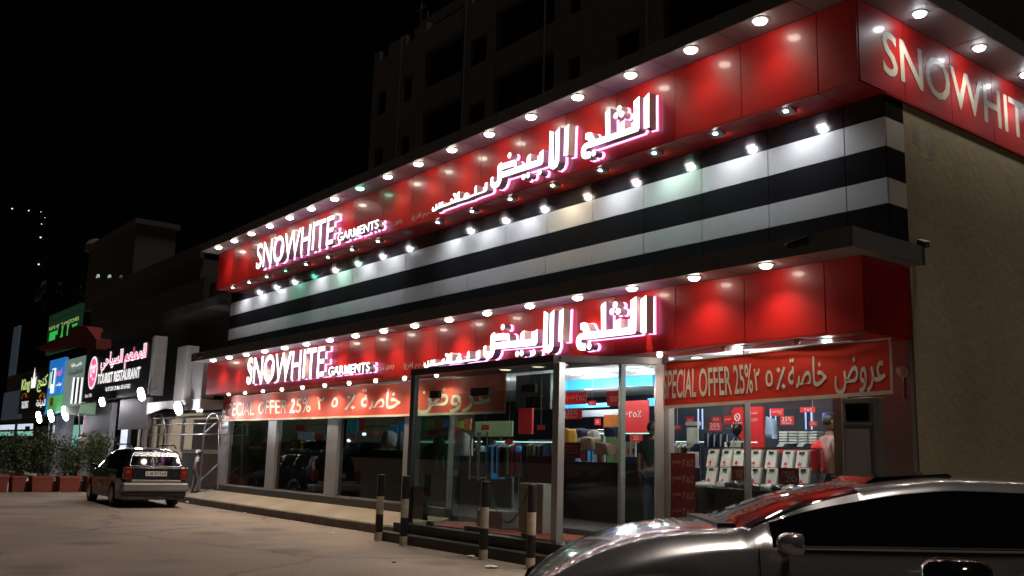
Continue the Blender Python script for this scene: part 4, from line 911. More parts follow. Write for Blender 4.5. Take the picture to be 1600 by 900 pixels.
for k, (x, y, Y, w_) in enumerate(((470, 668, 12.6, 'high in the second display window'), (548, 684, 12.6, 'low at the left of the third display window'), (588, 676, 12.8, 'in the middle of the third display window'), (676, 676, 12.4, 'behind the left pane of the porch'), (712, 672, 12.6, 'behind the left glass door'), (758, 668, 12.5, 'left of centre behind the right glass door'), (795, 690, 12.2, 'behind the right edge of the right glass door'), (845, 668, 12.4, 'behind the right fixed front pane'), (925, 630, 13.6, 'between the two larger cards behind the side glass'), (1058, 668, 12.4, 'at the left edge of the corner window'), (1270, 662, 12.8, 'left of the purple screen'))):
    o = sticker((x-6, y-4, x+6, y+4), Y, [('25%', .15, .85, .3, .8)], 'posterred', 'small red 25% card dangling '+w_, 'card')
    q = bp(x, y-4, y=Y); MB().cyl((q.x, Y+.005, q.z), (q.x, Y+.005, 3.41), .003, 5).build('card_string', M['shirtw'], o)
# ================================================================ CARS
def lerp(a, b, t): return a+(b-a)*t
def curve(pts, x):
    if x <= pts[0][0]: return pts[0][1]
    for (a, u), (b, v) in zip(pts[:-1], pts[1:]):
        if x <= b:
            t = (x-a)/(b-a); t = t*t*(3-2*t) if False else t; return lerp(u, v, t)
    return pts[-1][1]
def scurve(pts, x):                      # smooth (Catmull-Rom) version
    n = len(pts)
    if x <= pts[0][0]: return pts[0][1]
    if x >= pts[-1][0]: return pts[-1][1]
    for i in range(n-1):
        if pts[i][0] <= x <= pts[i+1][0]:
            x0, y0 = pts[i]; x1, y1 = pts[i+1]; h = x1-x0; t = (x-x0)/h
            def sl(k):
                if k <= 0 or k >= n-1: j = max(0, min(n-2, k)); return (pts[j+1][1]-pts[j][1])/(pts[j+1][0]-pts[j][0])
                a = (pts[k][1]-pts[k-1][1])/(pts[k][0]-pts[k-1][0]); b = (pts[k+1][1]-pts[k][1])/(pts[k+1][0]-pts[k][0])
                return 0 if a*b <= 0 else 2*a*b/(a+b)
            m0, m1 = sl(i)*h, sl(i+1)*h
            return (2*t**3-3*t*t+1)*y0+(t**3-2*t*t+t)*m0+(-2*t**3+3*t*t)*y1+(t**3-t*t)*m1
def car(name, label, cat, origin, yaw, L, prof, belt, hw, roofw, glass_x, side_x, wheels, wr, M_body, M_lower=None, zsplit=.0, step=.05, M_wind='wind', group=None, zc=1.0, rearglass=None, pillars=()):
    """local x from nose (0) to tail (L); y to the car's right side; z up"""
    t = bpy.data.objects.new(name, None); COL.objects.link(t)
    tag(t, label, cat, group)
    xs = sorted(set([round(i*step, 4) for i in range(int(L/step)+1)]+[L]+list(glass_x)+list(side_x)))
    def arch(x):
        z = .22
        for wx in wheels:
            d = abs(x-wx); r = wr+.065
            if d < r: z = max(z, wr-.02+math.sqrt(r*r-d*d))
        return z
    secs = []
    for x in xs:
        zt = scurve(prof, x); zb = min(scurve(belt, x), zt-.035); h = scurve(hw, x); rw = scurve(roofw, x)
        cab = zt-zb > .16
        zl = arch(x); zl = min(zl, zb-.1)
        if cab: pts = [(h*.97, zl), (h*.995, lerp(zl, zb, .3)), (h, lerp(zl, zb, .62)), (h*.985, zb-.03), (h*.965, zb), (lerp(h*.95, rw, .93), zt-.10*min(1, (zt-zb)/.4)), (rw*.965, zt-.050), (rw*.70, zt-.014), (0, zt)]
        else: pts = [(h*.97, zl), (h*.995, lerp(zl, zb, .3)), (h, lerp(zl, zb, .62)), (h*.985, zb-.03), (h*.95, zb), (h*.88, lerp(zb, zt, .55)), (h*.74, lerp(zb, zt, .82)), (h*.45, lerp(zb, zt, .96)), (0, zt)]
        secs.append((x, [(x, -p[0], p[1]) for p in pts]+[(x, p[0], p[1]) for p in reversed(pts[:-1])]))
    K = len(secs[0][1]); V = [p for _, s in secs for p in s]
    parts = {'body': [], 'side_window': [], 'windscreen': [], 'rear_window': [], 'lower_cladding': []}
    half = K//2
    def hit(x): return any(a-1e-6 <= x < b-1e-6 for a, b in zip(side_x[::2], side_x[1::2]))
    for i in range(len(secs)-1):
        x = xs[i]; xm = (xs[i]+xs[i+1])/2
        for k in range(K-1):
            q = (i*K+k, i*K+k+1, (i+1)*K+k+1, (i+1)*K+k); kk = k if k < half else K-2-k
            key = 'body'
            if kk == 4 and hit(x): key = 'side_window'
            elif kk >= 6 and glass_x[0]-1e-6 <= x < glass_x[1]-1e-6: key = 'windscreen'
            elif rearglass and kk >= 6 and rearglass[0]-1e-6 <= x < rearglass[1]-1e-6: key = 'rear_window'
            elif M_lower and kk <= 0: key = 'lower_cladding'
            parts[key].append(q)
    # end caps
    n0 = (len(secs)-1)*K
    parts['body'].append(tuple(reversed(range(K)))); parts['body'].append(tuple(n0+k for k in range(K)))
    mats = {'body': M[M_body], 'side_window': M['carglass'], 'windscreen': M[M_wind], 'rear_window': M['carglass'], 'lower_cladding': M[M_lower] if M_lower else None}
    for key, fs in parts.items():
        if not fs: continue
        if key == 'side_window':
            for s_ in (0, 1):
                f2 = [f for f in fs if ((f[0] % K) < half) == (s_ == 0)]
                me = bpy.data.meshes.new(key); sub(me, V, f2, mats[key]); link(key, me, t)
        else:
            me = bpy.data.meshes.new(key); sub(me, V, fs, mats[key]); link(key, me, t)
    # floor pan and wheels
    hm = max(p[1] for p in hw)
    box('underbody', (.25, -hm*.86, .20), (L-.25, hm*.86, .5), M['plastic'], t)
    for wx in wheels:
        box('wheel_well', (wx-wr-.06, -hm*.95, .30), (wx+wr+.06, hm*.95, wr*2+.04), M['plastic'], t)
        for s_ in (-1, 1):
            y = s_*(hm-.11)
            w_ = MB().lathe((wx, y, wr), [(wr*.62, -.10), (wr*.93, -.105), (wr, -.07), (wr, .07), (wr*.93, .105), (wr*.62, .10)], 28, axis=(0, 1, 0)).build('wheel', M['rubber'], t, smooth=False)
            r_ = MB().lathe((wx, y+s_*.095, wr), [(wr*.62, 0), (wr*.60, .012*1), (wr*.15, .02), (wr*.1, .03)], 20, axis=(0, s_, 0)); r_.build('rim', M['rim'], w_)
    t.location = origin; t.rotation_euler = (0, 0, yaw)
    return t
def sub(me, V, fs, m):
    used = sorted({i for f in fs for i in f}); mp = {v: k for k, v in enumerate(used)}
    me.from_pydata([V[i] for i in used], [], [tuple(mp[i] for i in f) for f in fs]); me.materials.append(m)
    for p in me.polygons: p.use_smooth = len(p.vertices) == 4
    bm = bmesh.new(); bm.from_mesh(me); bmesh.ops.recalc_face_normals(bm, faces=bm.faces)
    c = Vector((0, 0, .7)); s_ = sum((f.calc_center_median()-Vector((f.calc_center_median().x, 0, .6))).dot(f.normal)*f.calc_area() for f in bm.faces)
    if s_ < 0: bmesh.ops.reverse_faces(bm, faces=bm.faces)
    bm.to_mesh(me); bm.free()
def mirror(t, x, y, z, s, m, sc=1.0):
    v = []; n = 12; rings = []
    o = MB(); c = Vector((x, y, z))
    prof = [(-.10, .25), (-.085, .62), (-.05, .88), (0, 1), (.05, .97), (.06, .90)]
    vs = []
    for dx, k in prof:
        for j in range(16):
            a = 2*math.pi*j/16; ca, sa = math.cos(a), math.sin(a)
            e = .55; yy = abs(ca)**e*(1 if ca > 0 else -1); zz = abs(sa)**e*(1 if sa > 0 else -1)
            vs.append((x+dx*sc, y+s*.02+yy*.115*k*sc, z+zz*.078*k*sc))
    fs = [(i*16+j, i*16+(j+1) % 16, (i+1)*16+(j+1) % 16, (i+1)*16+j) for i in range(len(prof)-1) for j in range(16)]+[tuple(range(16)), tuple((len(prof)-1)*16+j for j in reversed(range(16)))]
    o.add(vs, fs); mo = o.build('wing_mirror', M[m], t, smooth=True)
    box('mirror_stalk', (x-.02, min(y-s*.20*sc, y), z-.07*sc), (x+.03, max(y-s*.20*sc, y), z-.03*sc), M['plastic'], t)
    return mo
# ---- silver car passing close by (local x runs towards +X of the world)
SO = Vector((-5.90, 4.69, 0))
silver = car('passing_car', 'silver saloon car crossing the lower right corner, close to the viewer', 'car', SO, R(52), 4.7,
    prof=[(0, .50), (.05, .60), (.2, .735), (.46, .89), (.75, 1.01), (1.0, 1.075), (1.3, 1.11), (1.48, 1.125), (1.75, 1.215), (2.0, 1.31), (2.37, 1.405), (2.75, 1.47), (3.12, 1.50), (3.6, 1.495), (4.1, 1.455), (4.5, 1.33), (4.7, 1.18)],
    belt=[(0, .42), (.2, .66), (.5, .80), (1.0, .92), (1.5, .985), (2.2, 1.0), (3.4, 1.015), (4.4, 1.04), (4.7, 1.04)],
    hw=[(0, .52), (.12, .68), (.35, .83), (.8, .90), (2.0, .92), (3.8, .92), (4.4, .90), (4.7, .84)],
    roofw=[(0, .7), (1.4, .82), (1.9, .73), (2.4, .64), (3.4, .62), (4.7, .60)],
    glass_x=(1.48, 2.42), side_x=(1.72, 4.35), wheels=(.86, 3.65), wr=.33, M_body='silver')
mirror(silver, 1.80, -1.03, 1.035, -1, 'silver', .95)
for x_ in (1.62, 2.96, 4.0):
    pts_ = [(x_, -.935, .35), (x_, -.936, .62), (x_, -.93, .85), (x_, -.905, .985)]
    MB().ring(pts_, .004, 5).build('door_gap', M['plastic'], silver)
MB().ring([(1.75, -.905, 1.0), (2.4, -.908, 1.012), (3.4, -.908, 1.025), (4.3, -.895, 1.045)], .008, 6).build('window_trim', M['plastic'], silver)
HL = MB()
for s_ in (-1,):
    pass
def patch(t, name, m, rect, y_sign, out, lift=.012):
    pass
def sidepatch(t, name, m, pts, prism_d):
    return MB().prism(pts, len(pts), prism_d).build(name, M[m], t, smooth=False)
M['lens'] = mat('headlamp_lens', (.35, .36, .38), .06, metal=.6, coat=1, var=.7, vs=30)
for s_ in (-1, 1):
    # headlamp: wedge wrapping the front corner
    ps = [(.07, s_*.58, .56), (.10, s_*.60, .64), (.30, s_*.78, .735), (.66, s_*.885, .775), (.50, s_*.865, .66), (.20, s_*.75, .57)]
    c_ = Vector((.9, 0, .55)); o = MB(); P = [Vector(p) for p in ps]; Q = [c_+(p-c_)*1.028 for p in P]
    o.add(Q+[c_+(p-c_)*.95 for p in P], [tuple(range(6)), tuple(range(11, 5, -1))]+[(i, (i+1) % 6, 6+(i+1) % 6, 6+i) for i in range(6)])
    h = o.build('headlamp', M['gloss'], silver)
    P2 = [Q[0].lerp(Q[3], .10), Q[1].lerp(Q[3], .08), Q[2].lerp(Q[3], .02), Q[3].lerp(Q[2], .35), Q[4].lerp(Q[3], .3), Q[5].lerp(Q[2], .25)]
    c2 = sum(P2, Vector())/6; P3 = [c2+(p-c2)*.78 for p in P2]; P3 = [c_+(p-c_)*1.006 for p in P3]
    MB().add(P3, [tuple(range(6))]).build('lamp_reflector', M['lens'], h)
    a_ = MB().prism([(.46, s_*.890, .655), (.62, s_*.918, .69), (.66, s_*.920, .725), (.50, s_*.892, .69)], 4, (0, -s_*.04, 0)).build('indicator', M['amber'], silver)
# shut line of the bonnet, wiper cowl, roof spoiler rail, door handle
box('cowl', (1.40, -.60, 1.10), (1.53, .60, 1.128), M['plastic'], silver)
MB().prism([(2.55, -.38, 1.435), (3.2, -.38, 1.492), (3.16, -.38, 1.518), (2.62, -.38, 1.475)], 4, (0, .76, 0)).build('sunroof_deflector', M['gloss'], silver)
for x in (2.7, 3.7): MB().cyl((x, -.945, .90), (x+.16, -.945, .905), .013, 8).build('door_handle', M['silver'], silver)
# ---- black car at the right edge, only its mirror in view
black = car('black_car', 'glossy black car at the lower right edge, only its wing mirror in view', 'car', Vector((-.62, 1.35, 0)), R(90), 4.7,
    prof=[(0, .60), (.1, .82), (.5, .98), (1.2, 1.06), (1.75, 1.10), (2.0, 1.18), (2.5, 1.45), (3.0, 1.58), (4.2, 1.56), (4.7, 1.1)],
    belt=[(0, .55), (.5, .86), (1.8, 1.02), (4.7, 1.05)], hw=[(0, .6), (.4, .84), (4.0, .86), (4.7, .78)],
    roofw=[(0, .7), (1.9, .78), (2.7, .62), (4.7, .58)], glass_x=(2.0, 2.6), side_x=(2.4, 4.2), wheels=(.9, 3.6), wr=.35, M_body='gloss')
# its mirror sits to the car's right (towards -X of the world); local y>0 is world -X after the turn
mo = mirror(black, 1.95, 1.09, 1.170, 1, 'gloss', 1.0)
# ---- estate car parked at the left
WY = 1.0
wag = car('parked_estate_car', 'dark blue estate car with silver grey lower trim and roof rails, parked rear to us', 'car', Vector((-29.95, 8.33, 0)), R(-3), 4.55,
    prof=[(0, .62), (.1, .74), (.5, .86), (1.15, .96), (1.3, 1.0), (1.75, 1.27), (2.15, 1.46), (2.8, 1.53), (3.6, 1.54), (4.18, 1.50), (4.30, 1.40), (4.42, 1.10), (4.50, .96), (4.55, .80)],
    belt=[(0, .55), (.4, .76), (1.3, .93), (3.0, .97), (4.42, .99), (4.55, .70)],
    hw=[(0, .55), (.2, .72), (.6, .82), (1.4, .85), (3.8, .85), (4.3, .82), (4.55, .79)],
    roofw=[(0, .7), (1.3, .74), (2.2, .60), (3.6, .60), (4.15, .60), (4.35, .66), (4.55, .7)],
    glass_x=(1.3, 2.05), side_x=(1.75, 2.42, 2.5, 3.25, 3.33, 4.10), wheels=(.82, 3.55), wr=.31, M_body='wagonpaint', M_lower='wagontrim', rearglass=None)
def wb(name, a, b, m, par=wag, bev=0): return MB().box(a, b).build(name, M[m], par, bevel=bev)
# tailgate glass: sloped pane with rounded corners
gl = []
for (y, z) in ((-.60, 1.075), (-.63, 1.10), (-.555, 1.37), (-.50, 1.405), (.50, 1.405), (.555, 1.37), (.63, 1.10), (.60, 1.075)): gl.append((4.435-(z-1.08)*.42+.02, y, z))
MB().prism(gl, 8, (-.02, 0, -.01)).build('rear_window', M['carglass'], wag)
fr = [(p[0]-.002, p[1]*1.035, 1.24+(p[2]-1.24)*1.07) for p in gl]; MB().prism(fr, 8, (-.03, 0, -.01)).build('window_seal', M['steel'], wag)
MB().cyl((4.47, .02, 1.085), (4.40, .30, 1.16), .008, 6).build('rear_wiper', M['plastic'], wag)
for s_ in (-1, 1):
    l = wb('tail_lamp', (4.40, s_*.60, .72), (4.585, s_*.80, 1.04), 'tail', bev=.02)
    wb('lamp_lens', (4.50, s_*.67, .88), (4.595, s_*.75, .94), 'amber', l)
    rr = MB().ring([(2.2, s_*.575, 1.52), (2.35, s_*.575, 1.60), (3.9, s_*.575, 1.615), (4.1, s_*.575, 1.53)], .020, 8); rr.build('roof_rail', M['plastic'], wag)
wb('tailgate', (4.42, -.60, .70), (4.565, .60, 1.03), 'wagonpaint', bev=.02)
wb('bumper', (4.30, -.83, .42), (4.70, .83, .64), 'wagontrim', bev=.04)
wb('bumper_valance', (4.30, -.80, .30), (4.62, .80, .42), 'plastic', bev=.03)
wb('bumper_step', (4.40, -.62, .64), (4.665, .62, .715), 'wagontrim', bev=.01)
wb('chrome_strip', (4.567, -.25, 1.0), (4.575, .25, 1.02), 'steel')
pl = wb('number_plate', (4.567, -.27, .815), (4.578, .27, .935), 'plate')
def platexf(c): return Vector((4.5795, c.x, c.y))
for s, a, b in (('A', -.25, -.19), ('87369', -.05, .25)):
    text_on(s, a, b, .838, .912, 0, M['ink'], pl, depth=0, xf=lambda c: (4.5795, c.x, c.y), offset=.01, name='plate_lettering')
wb('plate_patch', (4.5782, -.155, .84), (4.5792, -.08, .91), 'wagontrim', pl)
wb('badge', (4.575, -.03, 1.055), (4.59, .03, 1.075), 'steel')
mirror(wag, 1.72, -.93, 1.0, -1, 'gloss', .8)
# ---- far dark car at the left edge
far = car('dark_car', 'dark car parked beyond the hedge at the far left edge', 'car', Vector((-60, 13.2, 0)), R(200), 4.4,
    prof=[(0, .6), (.1, .72), (.5, .9), (1.2, .98), (1.9, 1.38), (2.6, 1.45), (3.4, 1.42), (4.0, 1.1), (4.4, .95)],
    belt=[(0, .5), (.5, .8), (1.3, .93), (4.0, .96), (4.4, .8)], hw=[(0, .6), (.4, .82), (4.0, .84), (4.4, .74)],
    roofw=[(0, .7), (1.3, .75), (2.2, .6), (4.4, .62)], glass_x=(1.2, 1.85), side_x=(1.6, 3.6), wheels=(.85, 3.5), wr=.32, M_body='gloss')

# ================================================================ LEFT: RESTAURANT AND SHOPS
M['concrete'] = mat('painted_concrete_column', (.34, .32, .31), .8, bump=.2, grime=.3)
M['greyfac'] = mat('grey_painted_wall', (.20, .20, .22), .8, bump=.2, grime=.3)
M['marble'] = mat('brown_marble_wall', (.085, .055, .04), .3, var=.5, vs=2.2)
M['signblack'] = mat('black_sign_board', (.008, .010, .016), .35)
M['signlet'] = mat('lit_white_sign_lettering', (.8,.8,.8), .5, emis=(1,.97,.95), es=1.0)
M['signpink'] = mat('lit_pink_sign_lettering', (.8,.1,.3), .5, emis=(1,.12,.36), es=.9)
M['lily'] = mat('lit_lime_lettering', (.6,.8,.2), .5, emis=(.62,.85,.30), es=.7)
M['soffw'] = mat('white_plaster_soffit', (.66, .62, .62), .8)
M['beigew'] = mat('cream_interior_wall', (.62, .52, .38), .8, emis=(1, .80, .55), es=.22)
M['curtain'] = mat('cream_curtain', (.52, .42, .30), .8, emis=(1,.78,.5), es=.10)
M['greenlit'] = mat('pale_green_lit_interior', (.3,.6,.5), .5, emis=(.36,.85,.68), es=.42, var=.5, vs=6)
M['whitelit'] = mat('white_lit_interior', (.7,.7,.75), .5, emis=(.75,.85,1), es=.8, var=.3, vs=6)
M['floodw'] = mat('white_flood_glass', (.9,.9,.9), .3, emis=(.95,.92,1), es=60)
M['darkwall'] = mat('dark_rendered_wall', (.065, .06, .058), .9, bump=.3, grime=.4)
RB = thing('restaurant_building', (-36, 11, 0), 'two storey restaurant building with concrete columns, a white lit soffit and brown marble front', 'restaurant')
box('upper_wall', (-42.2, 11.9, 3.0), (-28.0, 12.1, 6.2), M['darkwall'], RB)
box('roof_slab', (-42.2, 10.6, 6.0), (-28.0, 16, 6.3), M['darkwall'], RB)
box('balcony_floor', (-33.0, 10.05, 2.86), (-27.95, 11.9, 3.0), M['soffw'], RB)
bs = MB(); bs.prism([(-33.0, 10.0, 3.02), (-33.0, 10.0, 2.62), (-31.2, 10.0, 2.80), (-27.95, 10.0, 2.62), (-27.95, 10.0, 3.02)], 5, (0, .05, 0)); bs.build('balcony_edge', M['soffw'], RB)
for a, b in ((-30.45, -29.55), (-28.9, -28.0)): box('balcony_column', (a, 10.02, 3.03), (b, 10.4, 4.72 if a < -30 else 4.4), M['concrete'], RB, bevel=.01)
rl = MB()
for x0, x1, z0 in ((-32.85, -30.5, 3.65), (-29.5, -28.95, 3.65)):
    rl.box((x0, 10.9, 4.42), (x1, 10.93, 4.46)); rl.box((x0, 10.9, 3.62), (x1, 10.93, 3.66))
rl.build('railing_rail', M['concrete'], RB)
for k in range(12):
    x = -32.8+k*.34
    if -30.5 < x < -29.5: continue
    MB().cyl((x, 10.915, 3.66), (x, 10.915, 4.42), .016, 6).build('railing_bar', M['concrete'], RB)
# ground floor
box('grey_front', (-42.0, 10.3, 0), (-38.3, 10.5, 3.2), M['greyfac'], RB)
box('dark_awning_board', (-36.4, 10.06, 2.15), (-33.05, 10.2, 3.22), mat('maroon_grey_board', (.10,.07,.08), .6), RB)
for k, (a, b, m) in enumerate(((-38.2, -37.4, 'whitelit'), (-37.3, -36.5, 'gloss'))): box('door_pane', (a, 10.7, .2), (b, 10.72, 2.6), M[m], RB)
box('transom', (-38.2, 10.66, 2.62), (-36.5, 10.74, 2.68), M['signlet'], RB)
for k in range(9):
    x = -36.4+k*.42; box('curtain', (x, 10.8+.03*(k % 2), .4), (x+(.30 if k % 2 else .2), 10.84+.03*(k % 2), 2.5), M['curtain'] if k % 2 == 0 else M['concrete'], RB)
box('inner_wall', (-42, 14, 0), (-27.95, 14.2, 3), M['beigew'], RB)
fl_ = MB(); fl_.box((-42, 10.55, .02), (-27.95, 14, .12)); fl_.build('inner_floor', M['tile'], RB)
box('lobby_ceiling', (-33, 11.95, 2.72), (-27.95, 14, 2.80), M['soffw'], RB)
def rbx(name, x0, y0, x1, y1, Y, d, m): return pbox(name, x0, y0, x1, y1, Y, d, M[m], RB)
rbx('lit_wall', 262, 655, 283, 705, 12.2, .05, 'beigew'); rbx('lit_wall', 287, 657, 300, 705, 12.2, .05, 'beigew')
rbx('marble_wall', 301, 655, 350, 703, 11.9, .1, 'marble'); rbx('marble_wall', 282, 708, 350, 764, 11.9, .1, 'marble')
rbx('door_leaf', 240, 664, 252, 720, 11.8, .05, 'curtain'); rbx('dark_doorway', 252, 660, 261, 730, 12.1, .05, 'gloss')
rbx('metal_frame', 282, 703, 348, 707.5, 11.8, .06, 'alu'); rbx('metal_frame', 283, 651, 286, 703, 11.8, .06, 'alu'); rbx('metal_frame', 240, 650, 348, 653, 11.8, .06, 'alu')
rbx('dark_slot', 243, 642, 316, 645, 9.98, .02, 'gloss')
# restaurant sign box
RS = thing('restaurant_sign', (-37.3, 10, 4.3), 'large black restaurant sign with pink Arabic and white Latin lettering and an oval emblem', 'sign')
box('sign_board', (-41.7, 10.0, 3.30), (-33.02, 10.28, 5.27), M['signblack'], RS)
box('side_post', (-33.0, 9.98, 3.28), (-32.72, 10.4, 5.29), M['concrete'], RS)
def rs(rect, s, m, off=.012):
    a = bp(rect[0], rect[2], y=9.99); b = bp(rect[1], rect[2], y=9.99)
    return a, b
text_on('TOURIST RESTAURANT', -39.55, -34.1, 3.92, 4.32, 9.985, M['signlet'], RS, depth=0, offset=.03)
text_on(shape('المطعم السياحي'), -39.35, -33.6, 4.32, 5.12, 9.988, M['signlet'], RS, depth=0, offset=.05)
text_on(shape('المطعم السياحي'), -39.32, -33.63, 4.36, 5.08, 9.980, M['signpink'], RS, depth=0, offset=.0)
text_on('Tel: 07 2281129, Mob: 050 6674282', -38.3, -35.1, 3.58, 3.76, 9.985, M['signlet'], RS, depth=0, offset=.01)
text_on('Since 1996', -41.2, -40.2, 3.45, 3.6, 9.985, M['signlet'], RS, depth=0)
oc = [(-40.35+.62*math.cos(k*math.pi/16), 4.42+.66*math.sin(k*math.pi/16)) for k in range(32)]
MB().prism([(x, 9.99, z) for x, z in oc], 32, (0, -.012, 0)).build('emblem', M['signlet'], RS)
MB().prism([(-40.35+(x+40.35)*.86, 9.977, 4.42+(z-4.42)*.88) for x, z in oc], 32, (0, -.006, 0)).build('emblem', M['signpink'], RS)
text_on('tg', -40.75, -39.95, 4.0, 4.85, 9.968, M['signlet'], RS, depth=0, offset=.02, name='emblem_lettering')
# floodlights under the signs
def flood(px, py, Y, P, label, r=.16, m='floodw', tube=False):
    p = bp(px, py, y=Y); t = thing('flood_lamp', p, label, 'lamp')
    if tube: MB().cyl(p-Vector((.55,0,0)), p+Vector((.55,0,0)), .05, 10).build('lamp_tube', M[m], t)
    else:
        MB().lathe(p, [(r*.3, .05), (r*.8, .03), (r, -.02), (r*.9, -.06), (r*.4, -.09)], 16, axis=(0, 1, .3)).build('lamp_glass', M[m], t, smooth=True)
        MB().lathe(p+Vector((0, .05, .03)), [(r*1.1, -.02), (r*.9, .06), (r*.3, .1)], 12, axis=(0, 1, .3)).build('lamp_hood', M['darkalu'], t)
    MB().cyl(p+Vector((0, .08, .02)), Vector((p.x, Y+.5, p.z+.25)), .015, 6).build('lamp_bracket', M['darkalu'], t)
    point(p.x, Y-.22, p.z-.1, P, (.96, .95, 1), t, .12); return t
flood(160, 628, 9.65, 45, 'bright white floodlight under the left end of the restaurant sign', .17)
flood(221, 616, 9.6, 45, 'bright white floodlight under the right end of the restaurant sign', .22)
flood(279, 638, 9.7, 110, 'bright white floodlight under the balcony edge between the columns', .2)
flood(61, 652, 9.6, 60, 'bright lamp farthest left in the glare under the blue sign', .26, 'floodw')
flood(80, 650, 9.6, 60, 'bright lamp in the middle of the glare under the blue sign', .26, 'floodw')
flood(102, 646, 9.6, 70, 'bright lamp at the right of the glare beside the green awning', .3, 'floodw')
# tubular awning frame with arches
AF = thing('pipe_arch', (-31, 10.2, .2), 'bare tubular awning frame with two rounded arches in front of the restaurant doorway', 'frame')
def tube(pts, r=.028): MB().ring([tuple(p) for p in pts], r, 8).build('frame_tube', M['steel' if 0 else 'alu'], AF, smooth=True)
for xL, xR, Y in ((228, 257, 10.3), (317, 343, 10.3)):
    pts = []
    a = bp(xL, 700, y=Y); b = bp(xR, 700, y=Y); top = bp((xL+xR)/2, 646, y=Y); zb = .2
    cx_ = (a.x+b.x)/2; r_ = (b.x-a.x)/2
    tube([(a.x, Y, zb), (a.x, Y, top.z-r_*.9)]+[(cx_-r_*math.cos(k*math.pi/10), Y, top.z-r_*.9+r_*.9*math.sin(k*math.pi/10)) for k in range(1, 10)]+[(b.x, Y, top.z-r_*.9), (b.x, Y, zb if xL < 300 else top.z-.6)])
for y in (663, 679):
    a = bp(225, y, y=10.3); b = bp(348, y, y=10.3); z = (a.z+b.z)/2
    tube([(a.x, 10.3+.01, z), (b.x, 10.3+.01, z)], .022)
a = bp(228, 690, y=10.3); b = bp(348, 640, y=10.3); 
p1_, p2_ = bp(320, 676, y=10.3), bp(349, 652, y=10.3); tube([p1_, p2_], .024)
p1_, p2_ = bp(312, 752, y=10.35), bp(342, 724, y=10.35); tube([p1_, p2_], .022)
p1_, p2_ = bp(343, 655, y=10.35), bp(340, 764, y=10.35); tube([p1_, p2_], .022)
# ---- shops further left
SB = thing('shop_row_building', (-52, 11.5, 0), 'dim row of small lit shops under signboards left of the restaurant', 'shop row')
box('front_wall', (-62, 10.7, 3.0), (-42.2, 10.95, 5.4), M['darkwall'], SB)
box('floor_slab', (-70, 10.6, 2.9), (-42.2, 17, 3.0), M['darkwall'], SB)
box('pier', (-48.6, 10.6, 0), (-46.4, 10.9, 2.95), M['greyfac'], SB)
box('pier', (-42.35, 10.3, 0), (-42.02, 10.6, 3.2), mat('red_white_post', (.35,.06,.08), .6), SB)
def sbx(name, x0, y0, x1, y1, Y, d, m, lab=None): return pbox(name, x0, y0, x1, y1, Y, d, M[m], SB)
sbx('shop_window', 80, 664, 100, 712, 11, .05, 'whitelit'); sbx('shop_window', 104, 664, 131, 712, 11.2, .05, 'greenlit')
r_ = random.Random(5)
for k in range(26):
    x = 70+r_.random()*60; y = 672+r_.random()*34
    m = r_.choice(['navy', 'green', 'blueposter', 'shirtw', 'maroon', 'orange']); sbx('goods', x, y, x+r_.uniform(1.5, 4), y+r_.uniform(2, 6), 10.95, .03, m)
for x in (72, 78, 101, 103): sbx('mullion', x, 655, x+1.3, 730, 10.85, .05, 'alu')
sbx('lit_band', 0, 663, 49, 671, 14, .1, 'whitelit'); sbx('lit_band', 0, 674, 49, 681, 14.5, .1, 'greenlit'); sbx('band_post', 22, 660, 24, 690, 13.9, .1, 'plastic'); sbx('band_post', 39, 666, 44, 674, 13.8, .1, 'plastic')
box('parking_wall', (-90, 17, 0), (-50, 17.3, 2.9), M['darkwall'], SB)
def signq(name, label, x0, x1, yt, yb, Y, m):
    t = thing(name, bp((x0+x1)/2, (yt+yb)/2, y=Y), label, 'sign'); o = pbox('sign_board', x0, yt, x1, yb, Y, .15, M[m] if isinstance(m, str) else m, t); return t
def onsign(t, x0, x1, y0, y1, Y, s, m, off=.01):
    a = bp(x0, (y0+y1)/2, y=Y); b = bp(x1, (y0+y1)/2, y=Y); zt = bp((x0+x1)/2, y0, y=Y).z; zb = bp((x0+x1)/2, y1, y=Y).z
    text_on(s, a.x, b.x, zb, zt, Y-.012, M[m], t, depth=0, offset=off)
ks = signq('shop_sign', 'black sign with lime green Latin and Arabic lettering and a white crown emblem', 31, 74, 583, 645, 10.1, 'signblack')
onsign(ks, 34, 47, 592, 614, 10.1, 'King', 'lily', .03); onsign(ks, 59, 74, 586, 612, 10.1, shape('كنج'), 'lily', .02)
onsign(ks, 34, 44, 627, 638, 10.1, 'TAILORING', 'signlet', .01); onsign(ks, 57, 71, 624, 637, 10.1, shape('للخياطة'), 'signlet', .01)
a = bp(53, 592, y=10.08); MB().prism([(a.x-.45, 10.08, a.z-.45), (a.x+.45, 10.08, a.z-.45), (a.x+.55, 10.08, a.z+.1), (a.x+.25, 10.08, a.z-.08), (a.x, 10.08, a.z+.55), (a.x-.25, 10.08, a.z-.08), (a.x-.55, 10.08, a.z+.1)], 7, (0, -.01, 0)).build('crown_emblem', M['signlet'], ks)
for x_ in (38, 66):
    c_ = bp(x_, 622, y=10.08); MB().ring([(c_.x+.5*math.cos(k*math.pi/10), 10.07, c_.z+.22*math.sin(k*math.pi/10)) for k in range(11)], .05, 6).build('swoosh', M['orange'], ks)
M['photoprint'] = mat('pale_blue_photo_print', (.06,.09,.12), .5, emis=(.3,.42,.55), es=.05, var=.9, vs=6)
p0 = signq('shop_sign', 'pale blue picture sign at the far left end of the shop row', 4, 31, 612, 655, 10.1, 'photoprint')
bl = signq('shop_sign', 'blue and green sign with a phone picture and small Arabic text', 74, 97, 562, 646, 10.1, mat('bright_blue_print', (.02,.2,.6), .5, emis=(.02,.22,.68), es=.55))
